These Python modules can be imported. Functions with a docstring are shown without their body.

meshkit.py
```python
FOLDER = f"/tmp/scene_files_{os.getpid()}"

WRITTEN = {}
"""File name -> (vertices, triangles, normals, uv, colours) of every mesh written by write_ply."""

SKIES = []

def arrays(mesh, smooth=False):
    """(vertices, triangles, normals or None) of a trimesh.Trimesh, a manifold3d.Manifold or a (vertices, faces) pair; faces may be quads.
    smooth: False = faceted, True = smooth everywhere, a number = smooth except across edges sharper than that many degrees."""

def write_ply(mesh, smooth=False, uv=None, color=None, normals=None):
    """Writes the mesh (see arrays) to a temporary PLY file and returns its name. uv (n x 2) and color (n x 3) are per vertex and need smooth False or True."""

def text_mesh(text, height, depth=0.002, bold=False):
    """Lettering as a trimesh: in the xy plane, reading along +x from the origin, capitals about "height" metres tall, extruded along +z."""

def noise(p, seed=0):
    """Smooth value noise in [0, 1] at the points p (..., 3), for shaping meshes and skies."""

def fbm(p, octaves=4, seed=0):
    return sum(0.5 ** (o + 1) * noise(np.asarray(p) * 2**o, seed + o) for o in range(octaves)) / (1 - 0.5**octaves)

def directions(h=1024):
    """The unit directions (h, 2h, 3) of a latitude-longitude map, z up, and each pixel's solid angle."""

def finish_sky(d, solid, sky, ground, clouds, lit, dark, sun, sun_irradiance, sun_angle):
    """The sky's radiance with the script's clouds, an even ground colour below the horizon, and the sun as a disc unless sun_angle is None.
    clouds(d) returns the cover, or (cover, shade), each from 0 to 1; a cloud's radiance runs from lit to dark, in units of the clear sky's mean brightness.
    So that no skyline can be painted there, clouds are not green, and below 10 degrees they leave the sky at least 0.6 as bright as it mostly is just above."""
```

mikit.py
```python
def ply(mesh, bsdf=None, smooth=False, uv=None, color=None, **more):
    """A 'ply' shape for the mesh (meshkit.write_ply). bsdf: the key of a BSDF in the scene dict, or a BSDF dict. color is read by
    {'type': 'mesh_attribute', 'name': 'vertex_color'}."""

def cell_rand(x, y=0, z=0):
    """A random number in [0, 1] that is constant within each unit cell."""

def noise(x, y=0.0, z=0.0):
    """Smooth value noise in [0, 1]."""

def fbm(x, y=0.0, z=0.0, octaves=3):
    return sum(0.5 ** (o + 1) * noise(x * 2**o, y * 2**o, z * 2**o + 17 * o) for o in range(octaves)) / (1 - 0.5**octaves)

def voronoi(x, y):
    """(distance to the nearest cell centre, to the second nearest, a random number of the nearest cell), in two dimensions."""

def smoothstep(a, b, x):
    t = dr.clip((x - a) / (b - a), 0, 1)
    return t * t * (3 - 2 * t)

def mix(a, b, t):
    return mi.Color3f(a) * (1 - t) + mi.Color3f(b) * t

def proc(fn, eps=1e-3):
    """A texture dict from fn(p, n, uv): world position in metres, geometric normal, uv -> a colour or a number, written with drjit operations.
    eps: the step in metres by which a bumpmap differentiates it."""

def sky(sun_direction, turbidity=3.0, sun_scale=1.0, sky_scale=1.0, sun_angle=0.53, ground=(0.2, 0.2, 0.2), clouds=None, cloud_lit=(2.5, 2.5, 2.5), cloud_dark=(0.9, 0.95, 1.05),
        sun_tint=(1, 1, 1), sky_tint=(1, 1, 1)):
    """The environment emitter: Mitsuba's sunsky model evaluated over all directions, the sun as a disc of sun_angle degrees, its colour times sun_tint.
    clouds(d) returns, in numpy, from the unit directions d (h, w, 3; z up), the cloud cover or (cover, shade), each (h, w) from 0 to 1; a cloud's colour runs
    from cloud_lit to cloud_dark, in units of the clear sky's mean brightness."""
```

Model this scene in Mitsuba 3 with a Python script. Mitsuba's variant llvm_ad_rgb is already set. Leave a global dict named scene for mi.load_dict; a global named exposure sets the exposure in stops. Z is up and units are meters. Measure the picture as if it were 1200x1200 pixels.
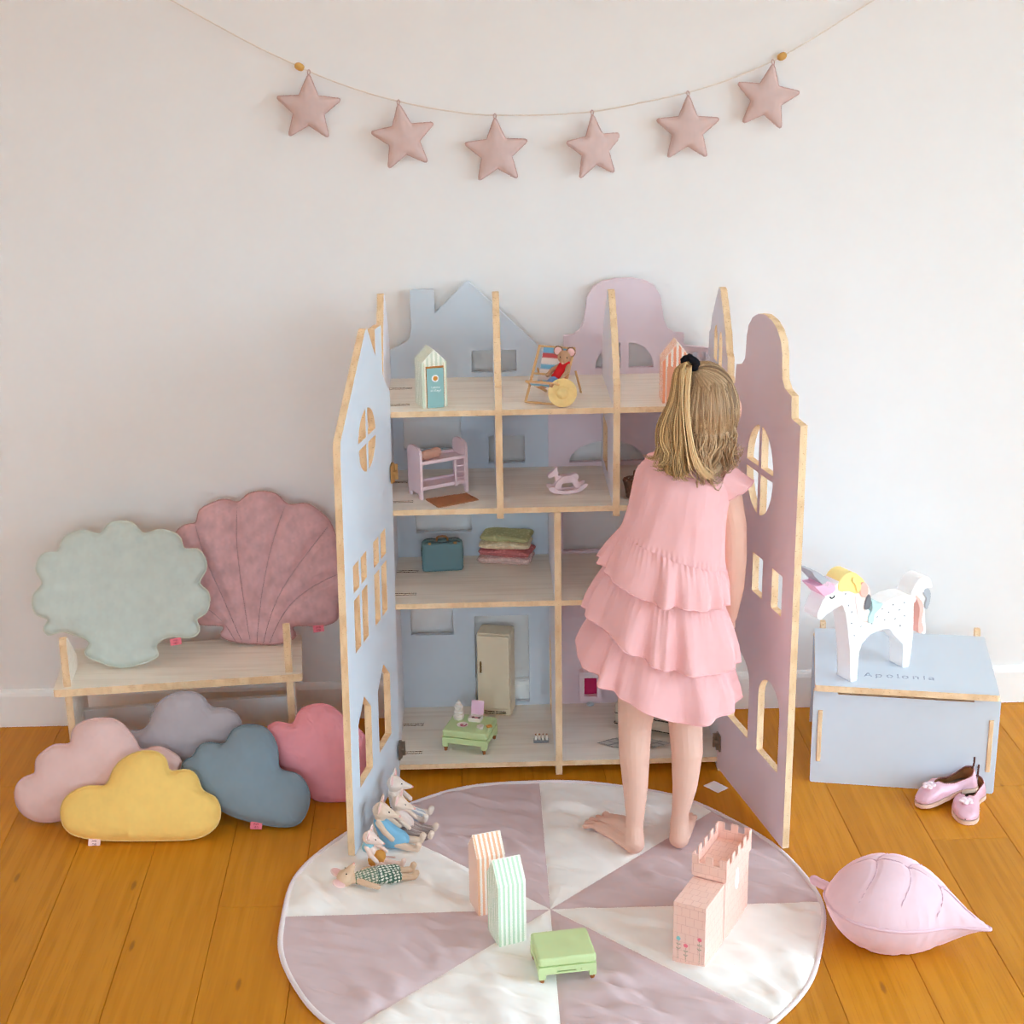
import math, random, numpy as np, trimesh, mitsuba as mi, mikit, meshkit
import drjit as dr
import manifold3d as m3
from shapely.geometry import Polygon, Point, LineString, box as sbox
from shapely.ops import unary_union
from shapely import affinity
from scipy.spatial import Delaunay, cKDTree
import scipy.sparse as sp, scipy.sparse.linalg as spl
random.seed(3); rng = np.random.default_rng(5)
T = mi.ScalarTransform4f
scene, labels = {'type': 'scene'}, {}
exposure = 0.47

# ---------------------------------------------------------------- camera, sky
def cam_dir(pitch, yaw, roll):
    cp, s_, cy, sy = math.cos(pitch), math.sin(pitch), math.cos(yaw), math.sin(yaw)
    f = np.array([sy*cp, cy*cp, -s_]); r = np.array([cy, -sy, 0.0]); u = np.cross(r, f)
    return f, -math.sin(roll)*r + math.cos(roll)*u
EYE = np.array([0, -3.7, 1.76])
_f, _u = cam_dir(.3193, .0199, -.0162)
scene['camera'] = {'type': 'perspective', 'fov': 2*math.degrees(math.atan(600/1870)), 'fov_axis': 'x', 'near_clip': .05, 'far_clip': 100,
                   'to_world': T().look_at(origin=EYE.tolist(), target=(EYE+_f).tolist(), up=_u.tolist())}
def overcast(d):
    n = meshkit.fbm(d*2.2, 3, 4)
    return np.ones(d.shape[:2]), np.clip((n-.35)*1.2, 0, 1)
scene['sky'] = mikit.sky((.75, -.25, .6), turbidity=4, sun_scale=0.0, sky_scale=1.0, ground=(.35, .34, .32), clouds=overcast, cloud_lit=(27.8, 36.8, 42.3), cloud_dark=(23.3, 30.8, 36))

# ---------------------------------------------------------------- helpers
def lin(r, g, b):
    c = np.array([r, g, b])/255.0
    return [float(x) for x in np.where(c < .04045, c/12.92, ((c+.055)/1.055)**2.4)]
def rgb(c): return {'type': 'rgb', 'value': [float(x) for x in c]}
def mat(key, c, rough=.6, spec=.3, **k):
    scene['mat_'+key] = {'type': 'twosided', 'bsdf': {'type': 'principled', 'base_color': rgb(lin(*c)) if not isinstance(c, dict) else c, 'roughness': rough, 'specular': spec, **k}}
    return 'mat_'+key
def numbered(k, pool):
    if k not in pool: return k
    i = 1
    while f'{k}_{i:03d}' in pool: i += 1
    return f'{k}_{i:03d}'
taken = set()
def thing(name, label, cat, group=None):
    k = numbered(name, taken); taken.add(k)
    labels[k] = {'label': label, 'category': cat}
    if group: labels[k]['group'] = group
    return k
def struct(name, mesh, m, smooth=False):
    k = numbered(name, taken); taken.add(k)
    if mesh is not None: scene[k] = mikit.ply(mesh, m, smooth=smooth)
    labels[k] = {'kind': 'structure'}
    return k
def part(parent, name, mesh, m, smooth=False, color=None, label=None):
    k = numbered(parent+'__'+name, taken); taken.add(k)
    scene[k] = mikit.ply(mesh, m, smooth=smooth, color=color)
    if label: labels[k] = {'label': label}
    return k
def solo(key, mesh, m, smooth=False, color=None):
    scene[key] = mikit.ply(mesh, m, smooth=smooth, color=color); return key
def cat(ms): return trimesh.util.concatenate(ms)
def rot(axis, deg):
    return trimesh.transformations.rotation_matrix(math.radians(deg), axis)
def place(m, loc=(0, 0, 0), rz=0, ry=0, rx=0):
    M = rot((0, 0, 1), rz) @ rot((0, 1, 0), ry) @ rot((1, 0, 0), rx); M[:3, 3] = loc
    m = m.copy(); m.apply_transform(M); return m
def frame(m, o, u, v, w):
    M = np.eye(4); M[:3, 0], M[:3, 1], M[:3, 2], M[:3, 3] = u, v, w, o
    m = m.copy(); m.apply_transform(M)
    if np.linalg.det(M[:3, :3]) < 0: m.invert()
    return m
def cbox(sx, sy, sz, c=.001, at=(0, 0, 0)):
    """chamfered box, centred in x and y, standing on z = 0"""
    c = min(c, .45*min(sx, sy, sz)); P = []
    for a in (-1, 1):
        for b in (-1, 1):
            for d in (-1, 1):
                for k in range(3):
                    h = np.array([sx/2, sy/2, sz/2])-c; h[k] += c
                    P.append(np.array([a, b, d])*h)
    m = trimesh.convex.convex_hull(np.array(P)); m.apply_translation([at[0], at[1], at[2]+sz/2]); return m
def rbox(sx, sy, sz, r, at=(0, 0, 0), n=10):
    s = m3.Manifold.sphere(r, n*2)
    pts = [s.translate((a*(sx/2-r), b*(sy/2-r), d*(sz/2-r))) for a in (-1, 1) for b in (-1, 1) for d in (-1, 1)]
    m = tm(m3.Manifold.batch_hull(pts)); m.apply_translation([at[0], at[1], at[2]+sz/2]); return m
def tm(M):
    q = M.to_mesh(); return trimesh.Trimesh(np.array(q.vert_properties[:, :3], float), np.array(q.tri_verts), process=True)
def extr(poly, h):
    gs = getattr(poly, 'geoms', [poly])
    return cat([trimesh.creation.extrude_polygon(g, h, engine='earcut') for g in gs])
def split_caps(m):
    caps = np.abs(m.face_normals[:, 2]) > .7
    return m.submesh([caps], append=True), m.submesh([~caps], append=True)
def panel(parent, name, poly, th, o, u, v, paint, edge, label=None):
    w = np.cross(u, v); caps, sides = split_caps(extr(poly, th))
    k = part(parent, name, frame(caps, o, u, v, w), paint, label=label)
    e = part(k, 'edge', frame(sides, o, u, v, w), edge, smooth=25)
    return k
def tube(P, r, n=8, caps=True):
    P = np.asarray(P, float); N = len(P); r = np.broadcast_to(r, (N,)).astype(float)
    t = np.gradient(P, axis=0); t /= np.linalg.norm(t, axis=1, keepdims=True)+1e-12
    a = np.cross(t[0], [0, 0, 1] if abs(t[0][2]) < .9 else [1, 0, 0]); V = []
    ang = np.arange(n)*2*np.pi/n
    for i in range(N):
        a = a-t[i]*(a@t[i]); a /= np.linalg.norm(a)+1e-12; b = np.cross(t[i], a)
        V.append(P[i]+r[i]*(np.cos(ang)[:, None]*a+np.sin(ang)[:, None]*b))
    V = np.vstack(V); F = []
    i, j = np.meshgrid(np.arange(N-1), np.arange(n), indexing='ij'); i, j = i.ravel(), j.ravel(); j2 = (j+1) % n
    F = np.vstack([np.stack([i*n+j, i*n+j2, (i+1)*n+j2], 1), np.stack([i*n+j, (i+1)*n+j2, (i+1)*n+j], 1)])
    if caps:
        V = np.vstack([V, P[:1], P[-1:]]); k = np.arange(n); k2 = (k+1) % n
        F = np.vstack([F, np.stack([k*0+N*n, k2, k], 1), np.stack([k*0+N*n+1, (N-1)*n+k, (N-1)*n+k2], 1)])
    return trimesh.Trimesh(V, F, process=False)
def spline(P, n=40, closed=False):
    from scipy.interpolate import CubicSpline
    P = np.asarray(P, float)
    if closed: P = np.vstack([P, P[:1]])
    d = np.r_[0, np.cumsum(np.linalg.norm(np.diff(P, axis=0), axis=1)+1e-9)]
    c = CubicSpline(d, P, bc_type='periodic' if closed else 'natural')
    return c(np.linspace(0, d[-1], n, endpoint=not closed))
def lathe(prof, n=32):
    return trimesh.creation.revolve(np.asarray(prof, float), sections=n)
def bones(L, edge=.006, smooth=12, seg=20, ref=True):
    """hulls of spheres along chains -> one smooth surface"""
    Ms = []
    for p0, r0, p1, r1 in L:
        a = m3.Manifold.sphere(r0, seg).translate(tuple(map(float, p0))); b = m3.Manifold.sphere(r1, seg).translate(tuple(map(float, p1)))
        Ms.append(m3.Manifold.batch_hull([a, b]))
    M = m3.Manifold.batch_boolean(Ms, m3.OpType.Add)
    if ref: M = M.refine_to_length(edge)
    m = tm(M)
    if smooth: trimesh.smoothing.filter_taubin(m, lamb=.5, nu=.53, iterations=smooth)
    return m
def chain(P, R): return [(P[i], R[i], P[i+1], R[i+1]) for i in range(len(P)-1)]
def mottled(V, c, amp=.08, f=30, seed=0, f2=None):
    V = np.asarray(V); n = meshkit.fbm(V*f, 3, seed)-.5
    if f2 is not None: n = n+.5*(meshkit.noise(V*np.array(f2), seed+9)-.5)
    return np.clip(np.array(lin(*c))[None]*(1+2*amp*n[:, None]), 0, 1)
def pillow_mesh(outline, thick, cell=.006, seams=(), seam_depth=.35, seam_w=.008, wr=.0012, seed=0, power=.5, closed_spline=True, flat=None):
    """a stuffed cushion: outline in its own plane, inflated like a membrane; returns mesh (x, y, z = thickness) and the outline"""
    O = np.asarray(outline, float)
    B = spline(O, max(60, int(LineString(np.vstack([O, O[:1]])).length/cell)), True) if closed_spline else np.array([LineString(np.vstack([O, O[:1]])).interpolate(t, True).coords[0] for t in np.linspace(0, 1, int(LineString(np.vstack([O, O[:1]])).length/cell), endpoint=False)])
    poly = Polygon(B).buffer(0)
    x0, y0, x1, y1 = poly.bounds
    gx, gy = np.meshgrid(np.arange(x0, x1, cell), np.arange(y0, y1, cell*.87)); gx[1::2] += cell/2
    import shapely
    G = np.stack([gx.ravel(), gy.ravel()], 1); G = G[shapely.contains_xy(poly.buffer(-cell*.6), G[:, 0], G[:, 1])]
    P = np.vstack([B, G]); nb = len(B)
    F = Delaunay(P).simplices; c = P[F].mean(1); F = F[shapely.contains_xy(poly, c[:, 0], c[:, 1])]
    a = P[F]; area = (a[:, 1, 0]-a[:, 0, 0])*(a[:, 2, 1]-a[:, 0, 1])-(a[:, 1, 1]-a[:, 0, 1])*(a[:, 2, 0]-a[:, 0, 0])
    F = np.where((area < 0)[:, None], F[:, ::-1], F); F = F[np.abs(area) > 1e-10]
    n = len(P); e = np.vstack([F[:, [0, 1]], F[:, [1, 2]], F[:, [2, 0]]]); e = np.unique(np.sort(e, 1), axis=0)
    A = sp.coo_matrix((np.ones(len(e)), (e[:, 0], e[:, 1])), (n, n)); A = (A+A.T).tocsr(); D = sp.diags(np.asarray(A.sum(1)).ravel())
    L = (D-A).tocsr(); ii = np.arange(nb, n)
    u = np.zeros(n); u[ii] = spl.spsolve(L[ii][:, ii].tocsc(), np.ones(len(ii)))
    h = (u/u.max())**power
    if flat: h = 1-(1-np.clip(h, 0, 1))**flat
    for s in seams:
        S = spline(np.asarray(s), 60); d = cKDTree(S).query(P)[0]
        h = h*(1-seam_depth*np.exp(-(d/seam_w)**2))
    db = cKDTree(B).query(P)
    k = meshkit.noise(np.stack([db[1]*cell*55, db[0]*12, 0*db[0]+seed], 1), seed)-.5
    near = np.exp(-db[0]/.03)*np.clip(db[0]/.008, 0, 1)
    q3 = np.stack([P[:, 0]*26, P[:, 1]*26, 0*P[:, 0]+seed*3.7], 1)
    z = h*thick/2+(wr*3.2*k*near+wr*2*(meshkit.noise(q3, seed)-.5)*np.clip(db[0]/.03, 0, 1))
    z[:nb] = 0
    top = np.column_stack([P, np.maximum(z, 0)]); bot = np.column_stack([P[nb:], -np.maximum(h[nb:]*thick/2, 0)])
    m = np.arange(n); m[nb:] = n+np.arange(n-nb)
    return trimesh.Trimesh(np.vstack([top, bot]), np.vstack([F, m[F][:, ::-1]]), process=False), B

# ---------------------------------------------------------------- materials
wall_m = mat('wall', (234, 231, 229), .9, .1)
ceil_m = mat('ceiling', (245, 244, 242), .9, .1)
trim_m = mat('trim', (243, 242, 240), .5, .3)
PLANK_LEN, PLANK_OFF = 2.1, 2.1
def oak(p, n, uv):
    # board index from position: boards run along y, 0.167 wide
    bx = dr.floor((p.x+.0234*p.y+.738)/.1673); r = mikit.cell_rand(bx, dr.floor((p.y+PLANK_OFF*mikit.cell_rand(bx, 3, 1))/PLANK_LEN), 7)
    g = mikit.fbm(p.x*90, p.y*5+r*40, r*9, octaves=3); f = mikit.noise(p.x*420, p.y*14, r*5)
    k = mikit.voronoi(p.x*9+r*20, p.y*2.2)
    c = mikit.mix(lin(192, 122, 18), lin(202, 133, 30), mikit.smoothstep(.3, .75, g))
    c = mikit.mix(c, lin(172, 102, 14), mikit.smoothstep(.62, .95, f)*.3)
    c = mikit.mix(c, lin(140, 84, 34), mikit.smoothstep(.055, .02, k[0])*mikit.smoothstep(.7, .8, k[2])*.6)
    return c*(.9+.18*r)
scene['mat_oak'] = {'type': 'principled', 'base_color': mikit.proc(oak), 'roughness': .42, 'specular': .25}
def birch(p, n, uv):
    g = mikit.fbm(p.x*7, p.y*90, p.z*90, octaves=3)
    return mikit.mix(lin(236, 227, 214), lin(229, 217, 202), mikit.smoothstep(.35, .75, g))
scene['mat_birch'] = {'type': 'twosided', 'bsdf': {'type': 'principled', 'base_color': mikit.proc(birch), 'roughness': .55, 'specular': .3}}
def plyedge(p, n, uv):
    g = mikit.fbm(p.x*60, p.y*60, p.z*22, octaves=3); s = mikit.noise(p.x*420, p.y*420, p.z*420)
    c = mikit.mix(lin(238, 208, 170), lin(222, 188, 148), mikit.smoothstep(.35, .7, g))
    return mikit.mix(c, lin(160, 112, 68), mikit.smoothstep(.72, .95, s)*.5)
scene['mat_plyedge'] = {'type': 'twosided', 'bsdf': {'type': 'principled', 'base_color': mikit.proc(plyedge), 'roughness': .6, 'specular': .25}}
def weave(p, n, uv): return .5+.25*dr.sin(p.x*3100+p.y*1100)*dr.sin(p.z*3100-p.y*1100)+.25*mikit.noise(p.x*700, p.y*700, p.z*700)
VC = {'type': 'mesh_attribute', 'name': 'vertex_color'}
scene['mat_fabric'] = {'type': 'twosided', 'bsdf': {'type': 'principled', 'base_color': VC, 'roughness': .92, 'specular': .12, 'sheen': .35, 'sheen_tint': .6}}
scene['mat_paper'] = {'type': 'twosided', 'bsdf': {'type': 'principled', 'base_color': VC, 'roughness': .6, 'specular': .25}}
scene['mat_skin'] = {'type': 'twosided', 'bsdf': {'type': 'principled', 'base_color': VC, 'roughness': .55, 'specular': .35}}
scene['mat_hair'] = {'type': 'twosided', 'bsdf': {'type': 'principled', 'base_color': VC, 'roughness': .42, 'specular': .45}}
blue_p = mat('blue_paint', (202, 210, 219), .5, .3)
pink_p = mat('pink_paint', (224, 204, 211), .5, .3)
wood = mat('wood', (214, 172, 122), .55, .3)
darkwood = mat('dark_wood', (150, 92, 52), .5, .3)
metal = mat('metal', (150, 140, 128), .3, .5, metallic=.9)
brass = mat('brass', (176, 140, 92), .35, .5, metallic=.8)
white_p = mat('white_paint', (246, 245, 244), .45, .35)

# ---------------------------------------------------------------- the room: setting
XL, XR, YF, ZC = -3.0, 2.5, -5.6, 2.7
struct('wall_back', cbox(XR-XL+.3, .12, ZC+.1, .001, ((XL+XR)/2, .06, -.05)), wall_m)
struct('ceiling', cbox(XR-XL+.3, -YF+.3, .1, .001, ((XL+XR)/2, YF/2, ZC)), ceil_m)
struct('wall_left', cbox(.12, -YF+.2, ZC+.1, .001, (XL-.06, YF/2, -.05)), wall_m)
def wall_with_hole(L, H, hole):
    return extr(sbox(0, -.05, L, H).difference(sbox(*hole)), .12)
# right wall: one tall window; it runs from y = 0 (s = 0) towards the camera
w = wall_with_hole(-YF, ZC, (.8, .12, 4.1, 2.4)); struct('wall_right', frame(w, (XR, 0, 0), (0, -1, 0), (0, 0, 1), (1, 0, 0)), wall_m)
wf = cat([cbox(.06, 3.3, .05, .004, (XR+.06, -2.45, z)) for z in (.12, 2.35)]+[cbox(.06, .05, 2.18, .004, (XR+.06, y, .17)) for y in (-.825, -2.45, -4.075)])
struct('window_1', wf, trim_m)
# the wall behind the camera: a wide terrace window
w = wall_with_hole(XR-XL, ZC, (1.3, .85, 4.3, 2.45)); struct('wall_front', frame(w, (XR, YF, 0), (-1, 0, 0), (0, 0, 1), (0, -1, 0)), wall_m)
def bb(L, o, u, v, w, name):
    prof = Polygon([(0, 0), (.016, 0), (.016, .083), (.013, .091), (.007, .096), (0, .097)])
    m = trimesh.creation.extrude_polygon(prof, L, engine='earcut')   # x = out of the wall, y = up, z = along
    struct(name, frame(m, o, u, v, w), trim_m)
bb(XR-XL, (XR, 0, 0), (0, -1, 0), (0, 0, 1), (-1, 0, 0), 'baseboard_back')
# floor: a sub-floor and single oak boards, joints bevelled
fl = struct('floor', cbox(XR-XL+.3, -YF+.3, .04, .001, ((XL+XR)/2, YF/2, -.062)), mat('subfloor', (168, 112, 50), .8, .1))
def crand(x, y, z):
    x, y, z = (np.uint32((int(math.floor(v))+1000000) & 0xFFFFFFFF) for v in (x, y, z))
    with np.errstate(over='ignore'):
        h = x*np.uint32(374761393)+y*np.uint32(668265263)+z*np.uint32(2147483647)
        h = (h ^ (h >> np.uint32(13)))*np.uint32(1274126177)
    return float((h ^ (h >> np.uint32(16))) & np.uint32(0xFFFFFF))/16777215.0
def board(x0, x1, y0, y1):
    sh = -.0234; g = .0004; b = .0009; V = []
    for (x, y, dx, dy) in ((x0, y0, 1, 1), (x1, y0, -1, 1), (x1, y1, -1, -1), (x0, y1, 1, -1)):
        for inset, z in ((g, -.02), (g, -b), (g+b, 0.0)): V.append((x+sh*y+dx*inset, y+dy*inset, z))
    F = []
    for k in range(4):
        a, c = k*3, ((k+1) % 4)*3
        for q in (0, 1): F += [(a+q, c+q, c+q+1), (a+q, c+q+1, a+q+1)]
    F += [(2, 5, 8), (2, 8, 11)]
    return trimesh.Trimesh(np.array(V), np.array(F), process=False)
rest = []
for k in range(-13, 21):
    x0 = -.738+k*.1673; off = PLANK_OFF*crand(k, 3, 1)
    j0 = math.floor((YF+off)/PLANK_LEN)
    for j in range(j0, 3):
        y0, y1 = j*PLANK_LEN-off, (j+1)*PLANK_LEN-off
        y0, y1 = max(y0, YF), min(y1, 0.0)
        if y1-y0 < .02: continue
        m = board(x0, x0+.1673, y0, y1)
        if x0+.17 < -1.75 or x0 > 1.85 or y1 < -2.2: rest.append(m)
        else: part(fl, 'floorboard', m, 'mat_oak')
k = part(fl, 'floorboards_out_of_view', cat(rest), 'mat_oak'); labels[k] = {'kind': 'stuff', 'label': 'oak floorboards farther out in the room'}

# ---------------------------------------------------------------- star garland
def hang(x):
    X = np.array([-.9, -.655, -.566, -.475, -.38, -.362, -.254, -.166, -.065, .049, .164, .268, .375, .483, .585, .672, .693, .893, 1.1])
    Z = np.array([1.885, 1.739, 1.688, 1.638, 1.592, 1.583, 1.541, 1.515, 1.494, 1.481, 1.480, 1.485, 1.502, 1.523, 1.553, 1.588, 1.598, 1.715, 1.84])
    from scipy.interpolate import PchipInterpolator
    return float(PchipInterpolator(X, Z)(x))
cordP = [(x, -.012, hang(x)) for x in np.linspace(-.9, 1.1, 120)]
g = thing('garland_cord', 'thin white cord of the star garland strung across the wall', 'cord')
solo(g, tube(cordP, .0016, 6), mat('cord', (226, 214, 202), .9, .1))
for i, (x, side) in enumerate(((-.383, 'left'), (.693, 'right'))):
    b = thing('wooden_bead', f'small wooden bead on the garland cord beside its {side}most star', 'bead')
    prof = [(0, -.011)]+[(.0085*math.sin(a)**.7, -.011*math.cos(a)) for a in np.linspace(.15, math.pi-.15, 9)]+[(0, .011)]
    ang = math.degrees(math.atan2(hang(x+.01)-hang(x-.01), .02))
    solo(b, place(lathe(prof, 18), (x, -.012, hang(x)), ry=90-ang), mat('bead', (206, 158, 88), .5, .3), smooth=True)
def star_outline(R=.080, r=.036):
    P = []
    for k in range(10):
        a = math.pi/2+k*math.pi/5; q = R if k % 2 == 0 else r
        P.append((q*math.cos(a), q*math.sin(a)))
    return np.array(Polygon(P).buffer(-.004).buffer(.004, quad_segs=3).exterior.coords[:-1])
star_mesh, star_B = pillow_mesh(star_outline(), .034, .004, wr=.0006, closed_spline=False, seed=2)
stars = [(-.362, -3, 0, 'leftmost star, just right of the left bead'), (-.166, 7, 5, 'second star from the left, tilted anticlockwise'), (.049, 2, 0, 'third from the left, lowest on the garland'),
         (.268, 5, 24, 'fourth star from the left, turned sideways and looking narrow'), (.483, 0, 0, 'fifth star from the left, second from the right'), (.672, -9, 0, 'rightmost star, tilted clockwise by the right bead')]
for i, (x, tilt, yaw, what) in enumerate(stars):
    s = thing('fabric_star', 'dusty pink fabric star, '+what, 'star', 'stuffed stars of the garland')
    z = hang(x)-.002
    def st(m):
        m = m.copy(); m.apply_translation((0, -.078, 0)); m = place(m, rz=tilt); m = place(m, ry=yaw)
        return frame(m, (x, -.026, z), (1, 0, 0), (0, 0, 1), (0, -1, 0))
    m = st(star_mesh); part(s, 'body', m, 'mat_fabric', True, mottled(m.vertices, (210, 183, 178), .05, 60, i, (300, 30, 30)))
    m = st(tube(np.column_stack([np.vstack([star_B, star_B[:1]]), np.zeros(len(star_B)+1)]), .0011, 5)); part(s, 'seam', m, 'mat_fabric', True, mottled(m.vertices, (196, 160, 154), .03))
    lp = tube([(x+.003*math.cos(a), -.016-.005*(1-math.sin(a)), z+.001+.0048*math.sin(a)) for a in np.linspace(0, 2*math.pi, 14)], .0011, 5)
    part(s, 'loop', lp, 'mat_fabric', True, mottled(lp.vertices, (190, 155, 148), .03))

# ---------------------------------------------------------------- doll's house
X0, X1, YB, YFR = -.221, .555, -.020, -.346
SH = [.872, .648, .4255, .0235]; ST = .0125; TOP = [z+ST for z in SH]
dh = thing('dollhouse', 'large blue and pink wooden dollhouse standing wide open against the wall', 'dollhouse')
gp_l = Polygon([(0, 0), (0, .929), (.044, .963), (.055, .985), (.057, 1.085), (.103, 1.085), (.104, 1.03), (.158, 1.098), (.172, 1.098), (.364, .917), (.368, .90), (.368, 0)]).buffer(0)
def house_arch(x0, x1, z0, ze, za):
    return Polygon([(x0, z0), (x1, z0), (x1, ze), ((x0+x1)/2, za), (x0, ze)])
def ell(cx, cz, a, b, bar):
    e = affinity.scale(Point(cx, cz).buffer(1, 40), a, b)
    return e.difference(sbox(cx-bar/2, 0, cx+bar/2, 2)).difference(sbox(-1, cz-bar/2, 2, cz+bar/2))
def grid4(x0, x1):
    xm = (x0+x1)/2
    return unary_union([sbox(x0, .582, xm-.008, .64), sbox(xm+.008, .582, x1, .64), sbox(x0, .450, xm-.008, .566), sbox(xm+.008, .450, x1, .566)])
cut_l = unary_union([ell(.183, .872, .064, .066, .014), grid4(.215, .312), grid4(.066, .162), house_arch(.215, .312, .14, .285, .331), house_arch(.062, .160, .146, .295, .338)])
cr = .188
gable = [(0, .935), (.042, .939), (.046, .983), (.076, .99), (.092, 1.006)]
arc = [(cr-.092+0.0, 1.03), (cr-.091, 1.055), (cr-.082, 1.08), (cr-.062, 1.1), (cr-.035, 1.112), (cr, 1.117)]
half = [(0, 0)]+gable+arc
gp_r = Polygon(half+[(2*cr-x, z) for x, z in half[::-1]][1:]).buffer(.004).buffer(-.004)
def round_arch(x0, x1, z0, ze, za):
    xm, a, b = (x0+x1)/2, (x1-x0)/2, za-ze
    return Polygon([(x0, z0), (x1, z0)]+[(xm+a*math.cos(t), ze+b*math.sin(t)) for t in np.linspace(0, math.pi, 20)])
cut_r = unary_union([ell(cr, .790, .069, .096, .014), sbox(.168, .516, .222, .603), sbox(.270, .516, .322, .603), sbox(.066, .516, .118, .603),
                     round_arch(.222, .334, .165, .295, .350), round_arch(.058, .172, .166, .295, .350)])
def door_frame(h, out):
    h, out = np.array(h), np.array(out); u = (out-h)/np.linalg.norm(out-h); return (h[0], h[1], .004), (u[0], u[1], 0), (0, 0, 1)
oL, uL, vL = door_frame((-.205, -.352), (-.283, -.702)); vL = (.014, 0, 1)
oR, uR, vR = door_frame((.537, -.350), (.622, -.735))
nR = np.cross(uR, vR); lift = sbox(-1, .0085, 2, 2)      # the doors clear the rug
gp_l, gp_r, cut_r = gp_l.intersection(lift), affinity.scale(gp_r, 1.03, 1, origin=(0, 0)).intersection(lift), affinity.scale(cut_r, 1.03, 1, origin=(0, 0))
dl = panel(dh, 'door', gp_l.difference(cut_l), .015, np.array(oL), uL, vL, blue_p, 'mat_plyedge', 'open left door painted pale blue, gabled top with a chimney')
dr_ = panel(dh, 'door', gp_r.difference(cut_r), .015, np.array(oR)-.015*nR, uR, vR, pink_p, 'mat_plyedge', 'open right door painted dusty pink, with a rounded Dutch gable')
def hinge(par, x, y, z, sx):
    m = cat([cbox(.004, .020, .040, .0006, (x, y-.012, z-.02)), cbox(.010, .003, .036, .0006, (x+sx*.008, y+.002, z-.018)), place(trimesh.creation.cylinder(.0042, .044, sections=12), (x+sx*.002, y-.003, z)),
             cbox(.010, .008, .007, .001, (x+sx*.006, y-.007, z-.004))])
    part(par, 'hinge', m, brass if z > .5 else metal)
for z in (.752, .082): hinge(dl, -.2035+.012*z, -.354, z, 1); hinge(dr_, .5385, -.352, z, -1)
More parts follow.
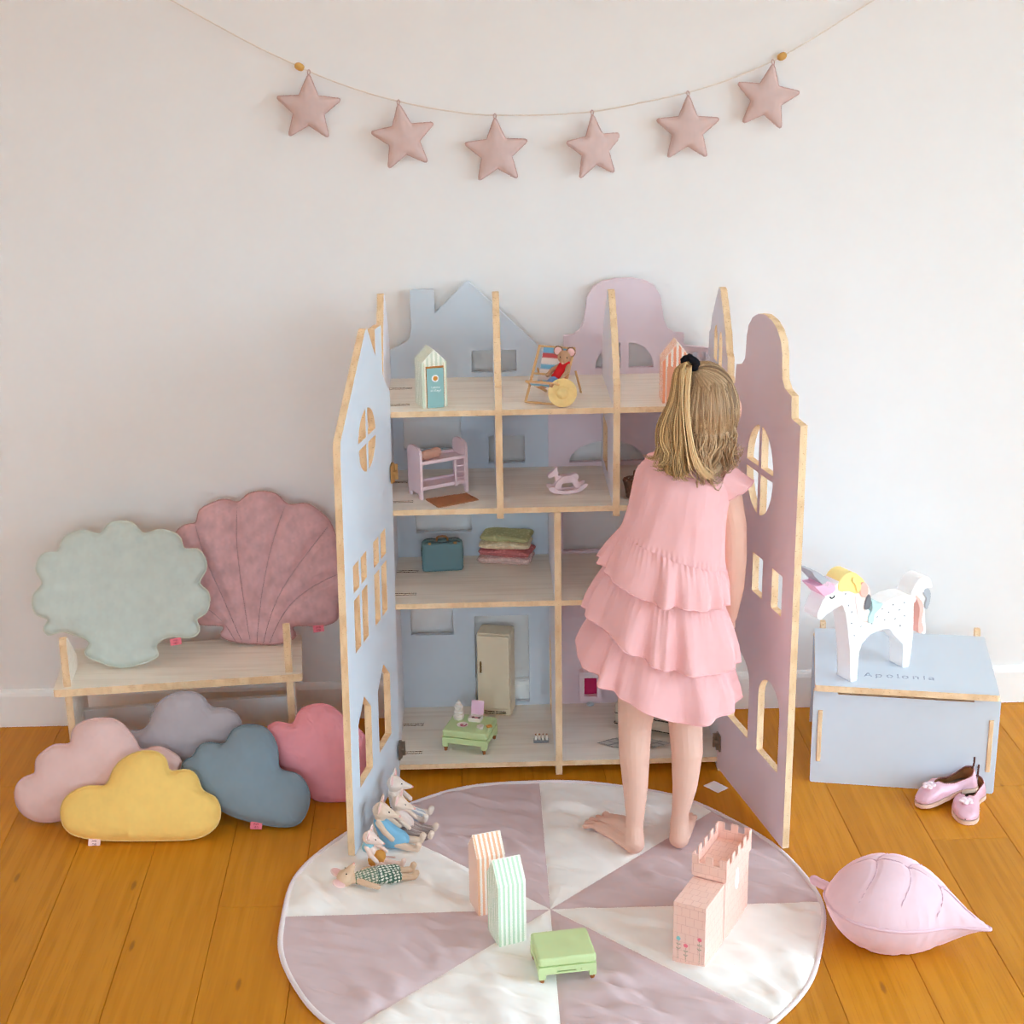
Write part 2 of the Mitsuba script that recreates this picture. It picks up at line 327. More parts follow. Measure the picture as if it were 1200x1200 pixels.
# side walls and dividers: a stepped gable seen edge-on
D = YB-YFR
def gable_side(z0, cut=None, d0=0.0):
    P = Polygon([(0, z0), (0, .935), (.018, .945), (.022, .985), (.040, .992), (.060, 1.03), (.150, 1.112), (.172, 1.112), (.262, 1.03), (.282, .992), (.300, .985), (.304, .945), (D, .935), (D, z0)])
    return P.difference(cut) if cut is not None else P
def side(x, poly, name='side_wall', label=None):
    panel(dh, name, poly, .015, np.array((x, YFR, 0)), (0, 1, 0), (0, 0, 1), mat('inside_paint', (216, 212, 218), .5, .3), 'mat_plyedge', label)
wn = unary_union([round_arch(.100, .148, .94, .985, 1.02), round_arch(.172, .222, .94, .985, 1.02)])
side(X0, gable_side(0)); side(X1-.015, gable_side(0, wn))
side(.0335, gable_side(.636), 'divider'); side(.2905, gable_side(.636, sbox(.155, .69, .275, .80)), 'divider')
low = sbox(0, 0, D, .6475).difference(house_arch(.20, .285, .045, .20, .262))
side(.160, low, 'divider')
# floors; each runs between uprights
inner = [(X0+.015, .0335), (.0485, .2905), (.3055, X1-.015)]; lower = [(X0+.015, .160), (.175, X1-.015)]
tenon_m = mat('tenon', (120, 92, 66), .8, .1)
def shelf(x0, x1, z, k):
    c, e = split_caps(extr(sbox(x0, YFR, x1, YB), ST))
    c.apply_translation((0, 0, z)); e.apply_translation((0, 0, z))
    s = part(dh, 'floor_board', c, 'mat_birch'); part(s, 'edge', e, 'mat_plyedge')
    if k:
        for y in (-.285, -.135):
            for dy in (-.005, .005): part(s, 'tenon_joint', cbox(.052, .0016, .0010, .0002, (x0+.0265, y+dy, z+ST-.0002)), tenon_m)
for k, z in enumerate(SH):
    for i, (a, b) in enumerate(inner if k < 2 else lower): shelf(a, b, z, i == 0)
# back boards: blue house on the left, pink one on the right
blueb = Polygon([(X0, .015), (X0, .946), (-.192, .958), (-.178, .966), (-.165, .972), (-.158, .985), (-.155, 1.0), (-.155, 1.093), (-.100, 1.093), (-.099, 1.037), (-.025, 1.109), (-.018, 1.109), (.162, .935), (.162, .015)])
blueb = blueb.difference(unary_union([sbox(-.016, .895, .089, .948), sbox(-.182, .709, -.045, .80), sbox(.02, .672, .106, .740), sbox(-.161, .499, -.025, .60), sbox(-.182, .231, -.077, .36), sbox(-.025, .044, .110, .279)]))
panel(dh, 'back_board', blueb, .015, np.array((0, YB, 0)), (1, 0, 0), (0, 0, 1), blue_p, blue_p, 'blue back board shaped like a house with a chimney')
pk = [(.162, .93), (.2, .93), (.2, .978), (.222, .980), (.237, .990), (.247, 1.01), (.252, 1.04), (.256, 1.068), (.270, 1.092), (.292, 1.104), (.32, 1.110)]
pinkb = Polygon([(.162, .015)]+pk+[(.682-x, z) for x, z in pk[::-1][:-2]]+[(.482, .95), (X1, .94), (X1, .015)])
q1 = Polygon([(.334, .899)]+[(.334-.059*math.cos(t), .899+.061*math.sin(t)) for t in np.linspace(0, math.pi/2, 14)])
q2 = Polygon([(.353, .899)]+[(.353+.059*math.cos(t), .899+.061*math.sin(t)) for t in np.linspace(0, math.pi/2, 14)])
q3 = Polygon([(.302+.09*math.cos(t), .67+.052*math.sin(t)) for t in np.linspace(0, math.pi, 24)])
pinkb = pinkb.difference(unary_union([q1, q2, q3, sbox(.197, .444, .50, .60), round_arch(.40, .50, .06, .2, .26)]))
panel(dh, 'back_board', pinkb, .015, np.array((0, YB-.0002, 0)), (1, 0, 0), (0, 0, 1), pink_p, pink_p, 'pink back board with a rounded Dutch gable')

# ---------------------------------------------------------------- round quilted rug
RC, RR, RZ = np.array([.119, -.925]), .537, .0096
flat_spots = np.array([(.27, -.66, .075), (.415, -.65, .075), (-.006, -.912, .05), (.031, -1.02, .05), (.133, -1.134, .07), (.40, -1.08, .06), (.45, -1.0, .06), (-.2, -.58, .08), (-.2, -.68, .07), (-.23, -.79, .08), (-.283, -.70, .04), (.6, -.72, .04)])
rug = thing('rug', 'round quilted play rug of mauve and off-white wedges under the girl', 'rug')
def rug_h(x, y, mauve):
    d = np.hypot(x, y); a = np.arctan2(y, x); k = (a/(math.pi/4)) % 1
    seam = np.minimum(np.minimum(k, 1-k)*math.pi/4*d, RR-d)
    puff = 1-np.exp(-np.clip(seam, 0, 1)/.014)
    q = np.stack([x, y, 0*x], -1)
    ca, sa = math.cos(.5), math.sin(.5)
    r1 = meshkit.noise(np.stack([(x*ca+y*sa)*34, (y*ca-x*sa)*9, 0*x+1.5], -1), 3); r2 = meshkit.noise(np.stack([(x*.9-y*.4)*11, (y*.9+x*.4)*46, 0*x], -1), 8)
    w = meshkit.fbm(q*9, 2, 5)
    quilt = .0011*np.exp(-((((x*.35+y*.94)/.062) % 1-.5)/.05)**2) if mauve else 0
    calm = np.ones_like(x)
    for fx, fy, fr in flat_spots: calm = calm*(1-np.exp(-(((x+RC[0]-fx)**2+(y+RC[1]-fy)**2)/fr**2)**2))
    return np.maximum(.0048+puff*(.0046+calm*(.003+.026*(r1-.5)*w*2+.021*(r2-.5)*w*1.6))-quilt*puff, .0045)
for k in range(8):
    a0, a1 = k*math.pi/4, (k+1)*math.pi/4; mauve = k in (0, 2, 4, 6)
    white = k in (1, 3, 5, 7); nr, na = 84, 64; V = []; F = []
    for i in range(nr+1):
        r = RR*(i/nr)**.8*.999+.0005
        for j in range(na+1): V.append((r*math.cos(a0+(a1-a0)*j/na), r*math.sin(a0+(a1-a0)*j/na)))
    V = np.array(V); n = na+1
    th_ = np.arctan2(V[:, 1], V[:, 0]); wob = 1+(.007*np.sin(7*th_+1)+.004*np.sin(13*th_+2))*np.clip(np.hypot(V[:, 0], V[:, 1])/RR, 0, 1)**4
    z = rug_h(V[:, 0], V[:, 1], mauve); V3 = np.column_stack([V*wob[:, None]+RC, z])
    for i in range(nr):
        for j in range(na):
            q = i*n+j; F += [(q, q+n, q+1), (q+1, q+n, q+n+1)]
    m = trimesh.Trimesh(V3, F, process=False)
    c = mottled(V3, (206, 184, 186) if mauve else (240, 236, 232), .03, 14, k, (60, 60, 1)); part(rug, 'wedge', m, 'mat_fabric', True, c, 'dusty mauve wedge' if mauve else 'off-white wedge')
a = np.linspace(0, 2*math.pi, 241); wob = 1+.007*np.sin(7*a+1)+.004*np.sin(13*a+2)
m = tube(np.column_stack([RC[0]+RR*wob*np.cos(a), RC[1]+RR*wob*np.sin(a), 0*a+.0055]), .0052, 8, False)
part(rug, 'binding', m, 'mat_fabric', True, mottled(m.vertices, (226, 214, 214), .04, 60), 'pale piped edge')


# ---------------------------------------------------------------- cushions
def cushion(key, outline, o, v, thick, col, seed, piping=None, amp=.05, seams=(), lift=0, tag=None, dark=None, power=.5, **kw):
    """outline lies in the plane through o spanned by x and v; thickness goes both ways"""
    u = np.array((1.0, 0, 0)); v = np.array(v, float); v /= np.linalg.norm(v); w = np.cross(u, v); o = np.array(o, float)
    m, B = pillow_mesh(outline, thick, seams=seams, seed=seed, power=power, **kw); P = m.vertices.copy()
    f = frame(m, o, u, v, w)
    part(key, 'cover', f, 'mat_fabric', True, mottled(f.vertices, col, amp, 40, seed, (260, 60, 60)))
    L = np.vstack([B, B[:1]]); t = tube(np.column_stack([L, np.zeros(len(L))]), .0017, 6, False); t = frame(t, o, u, v, w)
    part(key, 'piping', t, 'mat_fabric', True, mottled(t.vertices, piping or tuple(int(x*.93) for x in col), .03, 60))
    for i, s in enumerate(seams):
        S = spline(np.asarray(s), 30); z = np.array([P[cKDTree(P[:, :2]).query(q)[1], 2] for q in S]); top = P[P[:, 2] >= 0]; z = top[cKDTree(top[:, :2]).query(S)[1], 2]
        t = frame(tube(np.column_stack([S, z+.0004]), .0008, 5), o, u, v, w); part(key, 'seam', t, 'mat_fabric', True, mottled(t.vertices, tuple(int(x*.82) for x in col), .02))
    if tag:
        (tx, ty), ang, base = tag
        tb = cbox(.026, .016, .0008, .0003); t1 = frame(place(tb, (tx, ty, .002), rz=ang), o, u, v, w)
        k = part(key, 'tag', t1, base, label='small woven tag with dark lettering')
        for wd, yy in (('moi', .0012), ('mili', -.0056)):
            tx_ = meshkit.text_mesh(wd, .0045, .0003); tx_.apply_translation((-tx_.bounds[:, 0].mean(), yy, .0009))
            part(k, 'lettering', frame(place(tx_, (tx, ty, .002), rz=ang), o, u, v, w), ink_m)
ink_m = mat('ink', (120, 30, 50), .8, .1)
tag_m = mat('tag_pink', (236, 130, 146), .85, .1); tag_w = mat('tag_pale', (240, 206, 200), .85, .1)
green = [(-0.1779, 0.0782), (-0.1878, 0.0933), (-0.1784, 0.1116), (-0.2008, 0.1233), (-0.2145, 0.1497), (-0.2105, 0.1757), (-0.193, 0.1977), (-0.206, 0.2242), (-0.2042, 0.2504), (-0.1882, 0.2688), (-0.157, 0.2733), (-0.1477, 0.2979), (-0.1255, 0.3148), (-0.0921, 0.3193), (-0.0585, 0.3132), (-0.0437, 0.331), (-0.014, 0.3402), (0.0197, 0.3319), (0.04, 0.311), (0.072, 0.3171), (0.1057, 0.3125), (0.1281, 0.2954), (0.1371, 0.2726), (0.1655, 0.2704), (0.1827, 0.2527), (0.1864, 0.2188), (0.1731, 0.1891), (0.1917, 0.17), (0.1954, 0.1437), (0.1843, 0.1179), (0.1658, 0.1035), (0.1718, 0.0884), (0.1659, 0.07), (0.1474, 0.063), (0.1104, 0.0676), (0.0772, 0.0536), (0.072, 0.0463), (0.0773, 0.0292), (0.0516, 0.0098), (0.0074, -0.0002), (-0.0295, 0.0022), (-0.0665, 0.0164), (-0.0925, 0.0355), (-0.0831, 0.0537), (-0.1189, 0.0768), (-0.1559, 0.0829)]
k = thing('shell_cushion', 'flat sage green linen scallop shell cushion leaning on the left of the bench', 'cushion')
cushion(k, green, (-.834, -.285, .275), (0, .44, .898), .036, (196, 206, 200), 1, (208, 212, 200), .08, tag=((.118, .055), 8, tag_m), flat=2.4)
pinks = [(-0.1811, 0.2751), (-0.1542, 0.2898), (-0.1374, 0.2932), (-0.1308, 0.316), (-0.0999, 0.3382), (-0.0617, 0.3466), (-0.0351, 0.3406), (-0.0158, 0.3555), (0.0225, 0.3638), (0.0605, 0.3538), (0.0829, 0.3326), (0.1211, 0.3333), (0.1588, 0.3133), (0.1813, 0.2899), (0.1958, 0.2551), (0.2162, 0.2087), (0.2231, 0.1704), (0.2146, 0.1323), (0.1999, 0.0868), (0.1955, 0.0564), (0.1685, 0.0418), (0.1227, 0.0413), (0.0883, 0.036), (0.0956, 0.0206), (0.0763, 0.0058), (0.0304, -0.0007), (-0.0304, 0.0045), (-0.0682, 0.0131), (-0.0832, 0.0249), (-0.0753, 0.0399), (-0.1132, 0.0484), (-0.151, 0.0608), (-0.1807, 0.0958), (-0.1915, 0.1265), (-0.1835, 0.1492), (-0.1981, 0.1801), (-0.1998, 0.2107), (-0.193, 0.2487)]
pseams = [[(-0.1374, 0.2932), (-0.1174, 0.224), (-0.0738, 0.1162), (-0.0304, 0.0045)], [(-0.0352, 0.3383), (-0.037, 0.2451), (-0.0244, 0.115), (-0.0113, 0.0041)], [(0.0775, 0.3266), (0.0507, 0.2508), (0.0216, 0.1292), (0.0039, 0.0037)],
          [(0.1834, 0.2822), (0.1262, 0.2108), (0.0554, 0.1055), (0.0191, 0.0034)], [(0.2015, 0.1632), (0.1399, 0.1341), (0.0778, 0.0821), (0.0343, 0.003)], [(-0.1913, 0.138), (-0.1199, 0.0944), (-0.075, 0.0552), (-0.0456, 0.0049)]]
k = thing('shell_cushion', 'dusty rose velvet scallop shell cushion with stitched ribs on the right of the bench', 'cushion')
cushion(k, pinks, (-.546, -.170, .275), (0, .33, .944), .062, (206, 163, 166), 2, (186, 142, 140), .2, pseams, tag=((.150, .034), 6, tag_m), seam_depth=.3, seam_w=.012, flat=1.7)
pb = [(-0.0651, 0.0605), (-0.0591, 0.0852), (-0.0376, 0.1024), (-0.0211, 0.1091), (-0.018, 0.1339), (0.0023, 0.1582), (0.0308, 0.1717), (0.0593, 0.1746), (0.0632, 0.1958), (0.0848, 0.2188), (0.1241, 0.2277), (0.1631, 0.2218), (0.1911, 0.1962), (0.2085, 0.1673), (0.2154, 0.1564), (0.2439, 0.1607), (0.2794, 0.1512), (0.3039, 0.1293), (0.2999, 0.1045), (0.2781, 0.0766), (0.2422, 0.0526), (0.1993, 0.0395), (0.1138, 0.0205), (0.0426, 0.0046), (0.0, 0.0), (-0.0353, 0.0101), (-0.0577, 0.032)]
k = thing('cloud_cushion', 'pale rose cloud cushion on the floor at the far left, behind the yellow one', 'cushion')
cushion(k, pb, (-0.988, -0.519, 0.006), (0.0, 0.342, 0.94), .084, (222, 188, 184), 3, wr=.0021)
yl = [(-0.1473, 0.0598), (-0.1413, 0.0906), (-0.1175, 0.1106), (-0.0795, 0.12), (-0.0516, 0.1207), (-0.0383, 0.1467), (-0.018, 0.1739), (0.0167, 0.1905), (0.0587, 0.1894), (0.0801, 0.1715), (0.0875, 0.1504), (0.1225, 0.1495), (0.1472, 0.1351), (0.1616, 0.1036), (0.1862, 0.0891), (0.199, 0.0647), (0.1939, 0.0305), (0.1664, 0.0073), (0.111, -0.0015), (-0.0, 0.0), (-0.0972, 0.0093), (-0.1323, 0.0252)]
k = thing('cloud_cushion', 'mustard yellow cloud cushion lying in front of the others on the floor', 'cushion')
cushion(k, yl, (-0.785, -0.611, 0.006), (0.0, 0.5, 0.866), .086, (240, 200, 116), 4, (224, 196, 130), tag=((-.072, -.002), -3, tag_w), wr=.0021)
gr = [(-0.1371, 0.1132), (-0.1082, 0.1124), (-0.0891, 0.1274), (-0.0719, 0.1655), (-0.0374, 0.1954), (0.0063, 0.2034), (0.0411, 0.1857), (0.0543, 0.1661), (0.0828, 0.1615), (0.1141, 0.1413), (0.118, 0.08), (0.108, 0.02), (0.06, -0.02), (0, -0.03), (-0.07, -0.02), (-0.125, 0.02), (-0.142, 0.07)]
k = thing('cloud_cushion', 'lilac grey cloud cushion at the back, right in front of the bench', 'cushion')
cushion(k, gr, (-0.676, -0.408, 0.055), (0.0, 0.07, 0.998), .070, (176, 168, 174), 5, wr=.0021)
bl = [(-0.2295, 0.1415), (-0.2157, 0.1553), (-0.2087, 0.1587), (-0.1951, 0.1798), (-0.1668, 0.1898), (-0.1382, 0.1869), (-0.121, 0.2137), (-0.0891, 0.2273), (-0.046, 0.2191), (-0.0241, 0.1898), (-0.0164, 0.1538), (-0.0125, 0.1289), (0.0197, 0.1174), (0.0448, 0.0955), (0.0543, 0.0671), (0.0489, 0.0322), (0.0281, 0.0048), (0.0, -0.0), (-0.0635, 0.0107), (-0.1131, 0.0259), (-0.1416, 0.0406), (-0.1776, 0.066), (-0.2069, 0.102)]
k = thing('cloud_cushion', 'steel blue cloud cushion between the yellow and the pink ones', 'cushion')
cushion(k, bl, (-0.45, -0.568, 0.006), (0.0, 0.574, 0.819), .086, (130, 147, 158), 6, tag=((-.062, .004), -4, tag_m), wr=.0021)
pc = [(-0.1442, 0.1723), (-0.1184, 0.1862), (-0.0859, 0.1818), (-0.0745, 0.2034), (-0.045, 0.2224), (-0.0087, 0.2237), (0.0199, 0.2047), (0.0411, 0.1822), (0.0695, 0.1596), (0.0866, 0.1152), (0.0813, 0.0493), (0.0511, 0.006), (0.0073, -0.0002), (-0.0434, 0.0085), (-0.086, 0.0463), (-0.1283, 0.0913), (-0.1418, 0.1283)]
k = thing('cloud_cushion', 'bright rose pink cloud cushion partly behind the left dollhouse door', 'cushion')
cushion(k, pc, (-0.354, -0.45, 0.0), (0.0, 0.276, 0.961), .085, (230, 150, 158), 7, wr=.0021)
# leaf cushion on the right: lies flat, stalk to the left
lo_, lt_ = np.array([.656, -.985]), np.array([.926, -1.122]); ax = (lt_-lo_)/np.linalg.norm(lt_-lo_); LL = np.linalg.norm(lt_-lo_)
lf = [(0, 0), (.02, -.062), (.06, -.103), (.11, -.118), (.16, -.108), (.215, -.068), (.262, -.026), (LL+.012, 0), (.262, .03), (.215, .076), (.16, .118), (.11, .132), (.06, .112), (.02, .066)]
k = thing('leaf_cushion', 'plump pale pink leaf cushion with a stalk, on the floor beside the rug', 'cushion')
lsm = [[(0.0, 0.0), (.1, .004), (.2, .002), (.285, 0)], [(.09, .003), (.10, .05), (.085, .11)], [(.15, .003), (.165, .04), (.16, .1)], [(.215, .002), (.23, .03), (.225, .06)], [(.09, 0), (.10, -.05), (.085, -.1)], [(.15, 0), (.165, -.04), (.16, -.09)], [(.21, 0), (.225, -.025), (.222, -.05)]]
lz = .070; m, B = pillow_mesh(lf, .185, seams=lsm, seed=11, seam_depth=.035, seam_w=.006, wr=.0018, power=.6)
U, W_ = np.array([ax[0], ax[1], -.02]), np.array([0.05, .12, 1.0]); U /= np.linalg.norm(U); W_ -= U*(W_@U); W_ /= np.linalg.norm(W_); Vv = np.cross(W_, U); oo = (lo_[0], lo_[1], lz)
fm = frame(m, oo, U, Vv, W_); fm.vertices[:, 2] = np.maximum(fm.vertices[:, 2], .001)
part(k, 'cover', fm, 'mat_fabric', True, mottled(fm.vertices, (226, 194, 202), .03, 40, 3, (200, 200, 60)))
Lb = np.vstack([B, B[:1]]); t = frame(tube(np.column_stack([Lb, 0*Lb[:, 0]]), .0032, 7, False), oo, U, Vv, W_); part(k, 'piping', t, 'mat_fabric', True, mottled(t.vertices, (220, 186, 196), .03, 60))
top = m.vertices[m.vertices[:, 2] >= 0]
for s in lsm:
    S = spline(np.asarray(s), 26); z = top[cKDTree(top[:, :2]).query(S)[1], 2]; t = frame(tube(np.column_stack([S, z+.0002]), .0009, 5), oo, U, Vv, W_)
    part(k, 'seam', t, 'mat_fabric', True, mottled(t.vertices, (202, 166, 178), .02))
t = tube(spline([(.672, -.985, .068), (.660, -.964, .066), (.648, -.938, .060), (.642, -.922, .058)], 14), [.010]*12+[.009, .006], 10)
part(k, 'stalk', t, 'mat_fabric', True, mottled(t.vertices, (228, 190, 202), .03))

# ---------------------------------------------------------------- bench
bn = thing('bench', 'low child-size plywood bench with pegged sides carrying two shell cushions', 'bench')
BO, BA = np.array([-.708, -.250, 0]), 6.0
def bpart(poly, h, o, u, v): return frame(extr(poly, h), o, u, v, np.cross(u, v))
def bplace(m): return place(m, BO, rz=BA)
seat = sbox(-.278, -.118, .278, .118).buffer(-.006).buffer(.006)
c, e = split_caps(extr(seat, .018)); 
for q in (c, e): q.apply_translation((0, 0, .252))
s = part(bn, 'seat', bplace(c), 'mat_birch'); part(s, 'edge', bplace(e), 'mat_plyedge', 25)
for x in (-.256, .240):
    P = Polygon([(-.105, 0), (-.105, .372), (-.098, .384), (-.085, .384), (-.072, .372), (.012, .30), (.02, .27), (.105, .25), (.105, 0), (.06, 0), (.04, .09), (-.04, .09), (-.06, 0)])
    w = P.buffer(-.004).buffer(.004)
    c, e = split_caps(extr(w, .016)); f = lambda m: bplace(frame(m, (x, 0, 0), (0, 1, 0), (0, 0, 1), (1, 0, 0)))
    s = part(bn, 'side_panel', f(c), 'mat_birch'); part(s, 'edge', f(e), 'mat_plyedge', 25)
part(bn, 'stretcher', bplace(cbox(.48, .016, .075, .001, (0, .035, .075))), white_p, label='white rail under the seat')

# ---------------------------------------------------------------- toy chest, unicorn
ch = thing('toy_chest', 'pale blue wooden toy chest with lettered lid standing by the wall', 'chest')
CO = np.array([.743, -.411, 0]); CA = math.degrees(math.atan2(-.081, .402)); CW, CD, CH = .410, .335, .236
def cp(m): return place(m, CO, rz=CA)
def cpanel(par, name, poly, th, o, u, v, label=None):
    w = np.cross(u, v); c, e = split_caps(extr(poly, th)); c, e = (cp(frame(q, o, u, v, w)) for q in (c, e))
    k = part(par, name, c, blue_p, label=label); part(k, 'edge', e, 'mat_plyedge', 25); return k
front = sbox(0, 0, CW, CH-.004).buffer(-.006).buffer(.006).difference(sbox(.054, CH-.012, .352, CH)).difference(unary_union([sbox(.012, .054, .022, .183), sbox(CW-.022, .054, CW-.012, .183)]))
cpanel(ch, 'front_panel', front, .015, (0, .015, 0), (1, 0, 0), (0, 0, 1))
cpanel(ch, 'back_panel', sbox(0, 0, CW, CH-.004), .015, (0, CD, 0), (1, 0, 0), (0, 0, 1))
for x in (.012, CW-.022):
    part(ch, 'side_panel', cp(cbox(.010, CD-.03, CH-.008, .001, (x+.005, CD/2, .004))), blue_p)
    part(ch, 'tenon', cp(cbox(.0094, .019, .128, .001, (x+.005, .0062, .0545))), 'mat_plyedge', label='bare plywood joint showing on the front')
part(ch, 'bottom_panel', cp(cbox(CW-.05, CD-.03, .012, .001, (CW/2, CD/2, .02))), blue_p)
lid = sbox(.002, -.016, CW-.006, CD-.012).buffer(-.006).buffer(.006)
kl = cpanel(ch, 'lid', lid, .015, (0, 0, CH), (1, 0, 0), (0, 1, 0))
LZ = CH+.015
for x in (.022, CW-.022): part(ch, 'hinge_block', cp(cbox(.014, .022, .034, .002, (x, CD, LZ-.020))), 'mat_plyedge')
tx = None; xx = 0
for chr_, adv in zip('Apolonia', (.026, .024, .024, .0105, .024, .0235, .0105, .02)):
    g_ = meshkit.text_mesh(chr_, .021, .0003); g_.apply_translation((-g_.bounds[0, 0]+xx, 0, 0)); xx += adv
    part(kl, 'letter', cp(place(g_, (.112, .048, LZ))), mat('letters', (150, 158, 176), .8, .1))
uni = thing('unicorn', 'white wooden unicorn figure with dots and a pastel mane standing on the chest', 'figure')
ua = np.array([.824, -.418]); ub = np.array([.960, -.347]); ud = (ub-ua)/np.linalg.norm(ub-ua); UU = np.array([ud[0], ud[1], 0]); UV = np.array([0, 0, 1.0]); UN = np.cross(UU, UV)  # UN points to the camera side
UO = np.array([ua[0], ua[1], LZ-.2521]); UT = .046
def uprism(P, d0, d1, n=None, rnd=.003):
    P = spline(P, n, True) if n else np.array(P)
    pg = Polygon(P).buffer(0).buffer(-rnd).buffer(rnd*1.0, quad_segs=4); m = extr(pg, d1-d0); m.apply_translation((0, 0, d0)); return frame(m, UO, UU, UV, UN)
body = [(0, .2525), (.018, .2525), (.02, .322), (.027, .341), (.05, .359), (.085, .364), (.108, .36), (.122, .341), (.139, .325), (.151, .313), (.154, .2525), (.173, .2525), (.177, .291), (.179, .333), (.174, .418), (.165, .430), (.14, .435), (.109, .434), (.085, .428), (.07, .424), (.046, .415), (.03, .431), (.024, .448), (.007, .484), (-.024, .506), (-.048, .507), (-.061, .494), (-.08, .482), (-.093, .468), (-.106, .441), (-.106, .431), (-.095, .424), (-.082, .434), (-.058, .443), (-.036, .448), (-.025, .426), (-.015, .378), (-.007, .332)]
part(uni, 'body', uprism(body, -UT, 0, rnd=.004), white_p, 30)
pal = {'grey': mat('toy_grey', (176, 180, 186), .5), 'pink': mat('toy_pink', (244, 188, 212), .5), 'yellow': mat('toy_yellow', (250, 226, 148), .5), 'peach': mat('toy_peach', (244, 190, 178), .5), 'teal': mat('toy_teal', (196, 226, 228), .5), 'dk': mat('toy_dark', (120, 122, 128), .5)}
part(uni, 'horn', uprism([(-.126, .544), (-.111, .540), (-.082, .518), (-.066, .502), (-.078, .497), (-.098, .510), (-.120, .532)], -UT, .001, rnd=.001), pal['grey'], 30, label='grey horn')
part(uni, 'forelock', uprism([(-.118, .508), (-.10, .506), (-.082, .514), (-.064, .503), (-.058, .49), (-.066, .482), (-.089, .479), (-.104, .494)], -UT, .001, rnd=.001), pal['pink'], 30, label='pink ear piece')
part(uni, 'mane', uprism([(-.05, .504), (-.038, .518), (-.014, .521), (.006, .509), (.022, .492), (.026, .476), (.012, .470), (.0, .468), (-.022, .478), (-.049, .485)], -UT+.002, .002, 60, .001), pal['yellow'], 30, label='yellow mane top')
part(uni, 'mane', uprism([(.026, .486), (.040, .468), (.044, .448), (.036, .434), (.032, .422), (.040, .392), (.02, .400), (.004, .434), (.0, .462), (.012, .478)], -UT+.004, .0015, 60, .001), mat('toy_blush', (250, 232, 226), .5), 30, label='blush white lower mane')
for c_, P in (('yellow', [(-.014, .509), (.004, .497), (.009, .476), (.002, .473), (-.006, .491), (-.016, .503)]), ('peach', [(.016, .493), (.025, .487), (.025, .456), (.016, .458)]), ('dk', [(.036, .459), (.040, .449), (.035, .426), (.027, .425), (.026, .44), (.03, .453)])):
    part(uni, 'mane_lock', uprism(P, 0, .006, 30, .0006), pal[c_], 30)
part(uni, 'wing', uprism([(.044, .443), (.057, .433), (.078, .428), (.068, .417), (.054, .405), (.053, .390), (.041, .390), (.043, .412), (.048, .427)], -UT, .005, 40, .0006), pal['teal'], 30, label='pale teal wing')
part(uni, 'tail', uprism([(.166, .424), (.17, .446), (.189, .466), (.209, .467), (.224, .452), (.226, .436), (.213, .439), (.206, .432), (.196, .430), (.184, .424), (.178, .41)], -UT, 0, 50, .001), white_p, 30)
part(uni, 'tail_lock', uprism([(.206, .437), (.218, .434), (.224, .418), (.222, .398), (.215, .386), (.210, .394), (.213, .412), (.203, .428)], -UT+.006, .001, 30, .0006), pal['grey'], 30)
part(uni, 'tail_lock', uprism([(.179, .427), (.195, .413), (.205, .387), (.204, .353), (.209, .333), (.2, .329), (.192, .345), (.194, .38), (.189, .404)], -UT+.006, .001, 40, .0006), pal['peach'], 30)
part(uni, 'tail_lock', uprism([(.190, .426), (.206, .430), (.214, .405), (.216, .36), (.217, .322), (.209, .326), (.205, .36), (.205, .395)], -UT+.01, -.004, 40, .0006), white_p, 30)
dots = [(-.019, .443), (-.008, .425), (-.007, .398), (.003, .366), (.021, .384), (.053, .385), (.067, .398), (.081, .414), (.1, .402), (.09, .386), (.112, .418), (.132, .401), (.121, .382), (.146, .416), (.149, .383), (.138, .361), (-.029, .473)]
dm = cat([frame(place(trimesh.creation.cylinder(.0019, .0006, sections=10), (x, z, .0002)), UO, UU, UV, UN) for x, z in dots])
k = part(uni, 'painted_dots', dm, pal['dk']); labels[k] = {'label': 'small grey dots', 'kind': 'stuff'}
ey = tube([(-.067+.006*math.cos(a), .476+.006*math.sin(a), .0006) for a in np.linspace(math.pi*1.05, math.pi*1.95, 12)], .0014, 6); part(uni, 'eye', frame(ey, UO, UU, UV, UN), mat('black', (34, 32, 34), .6, .2), True)

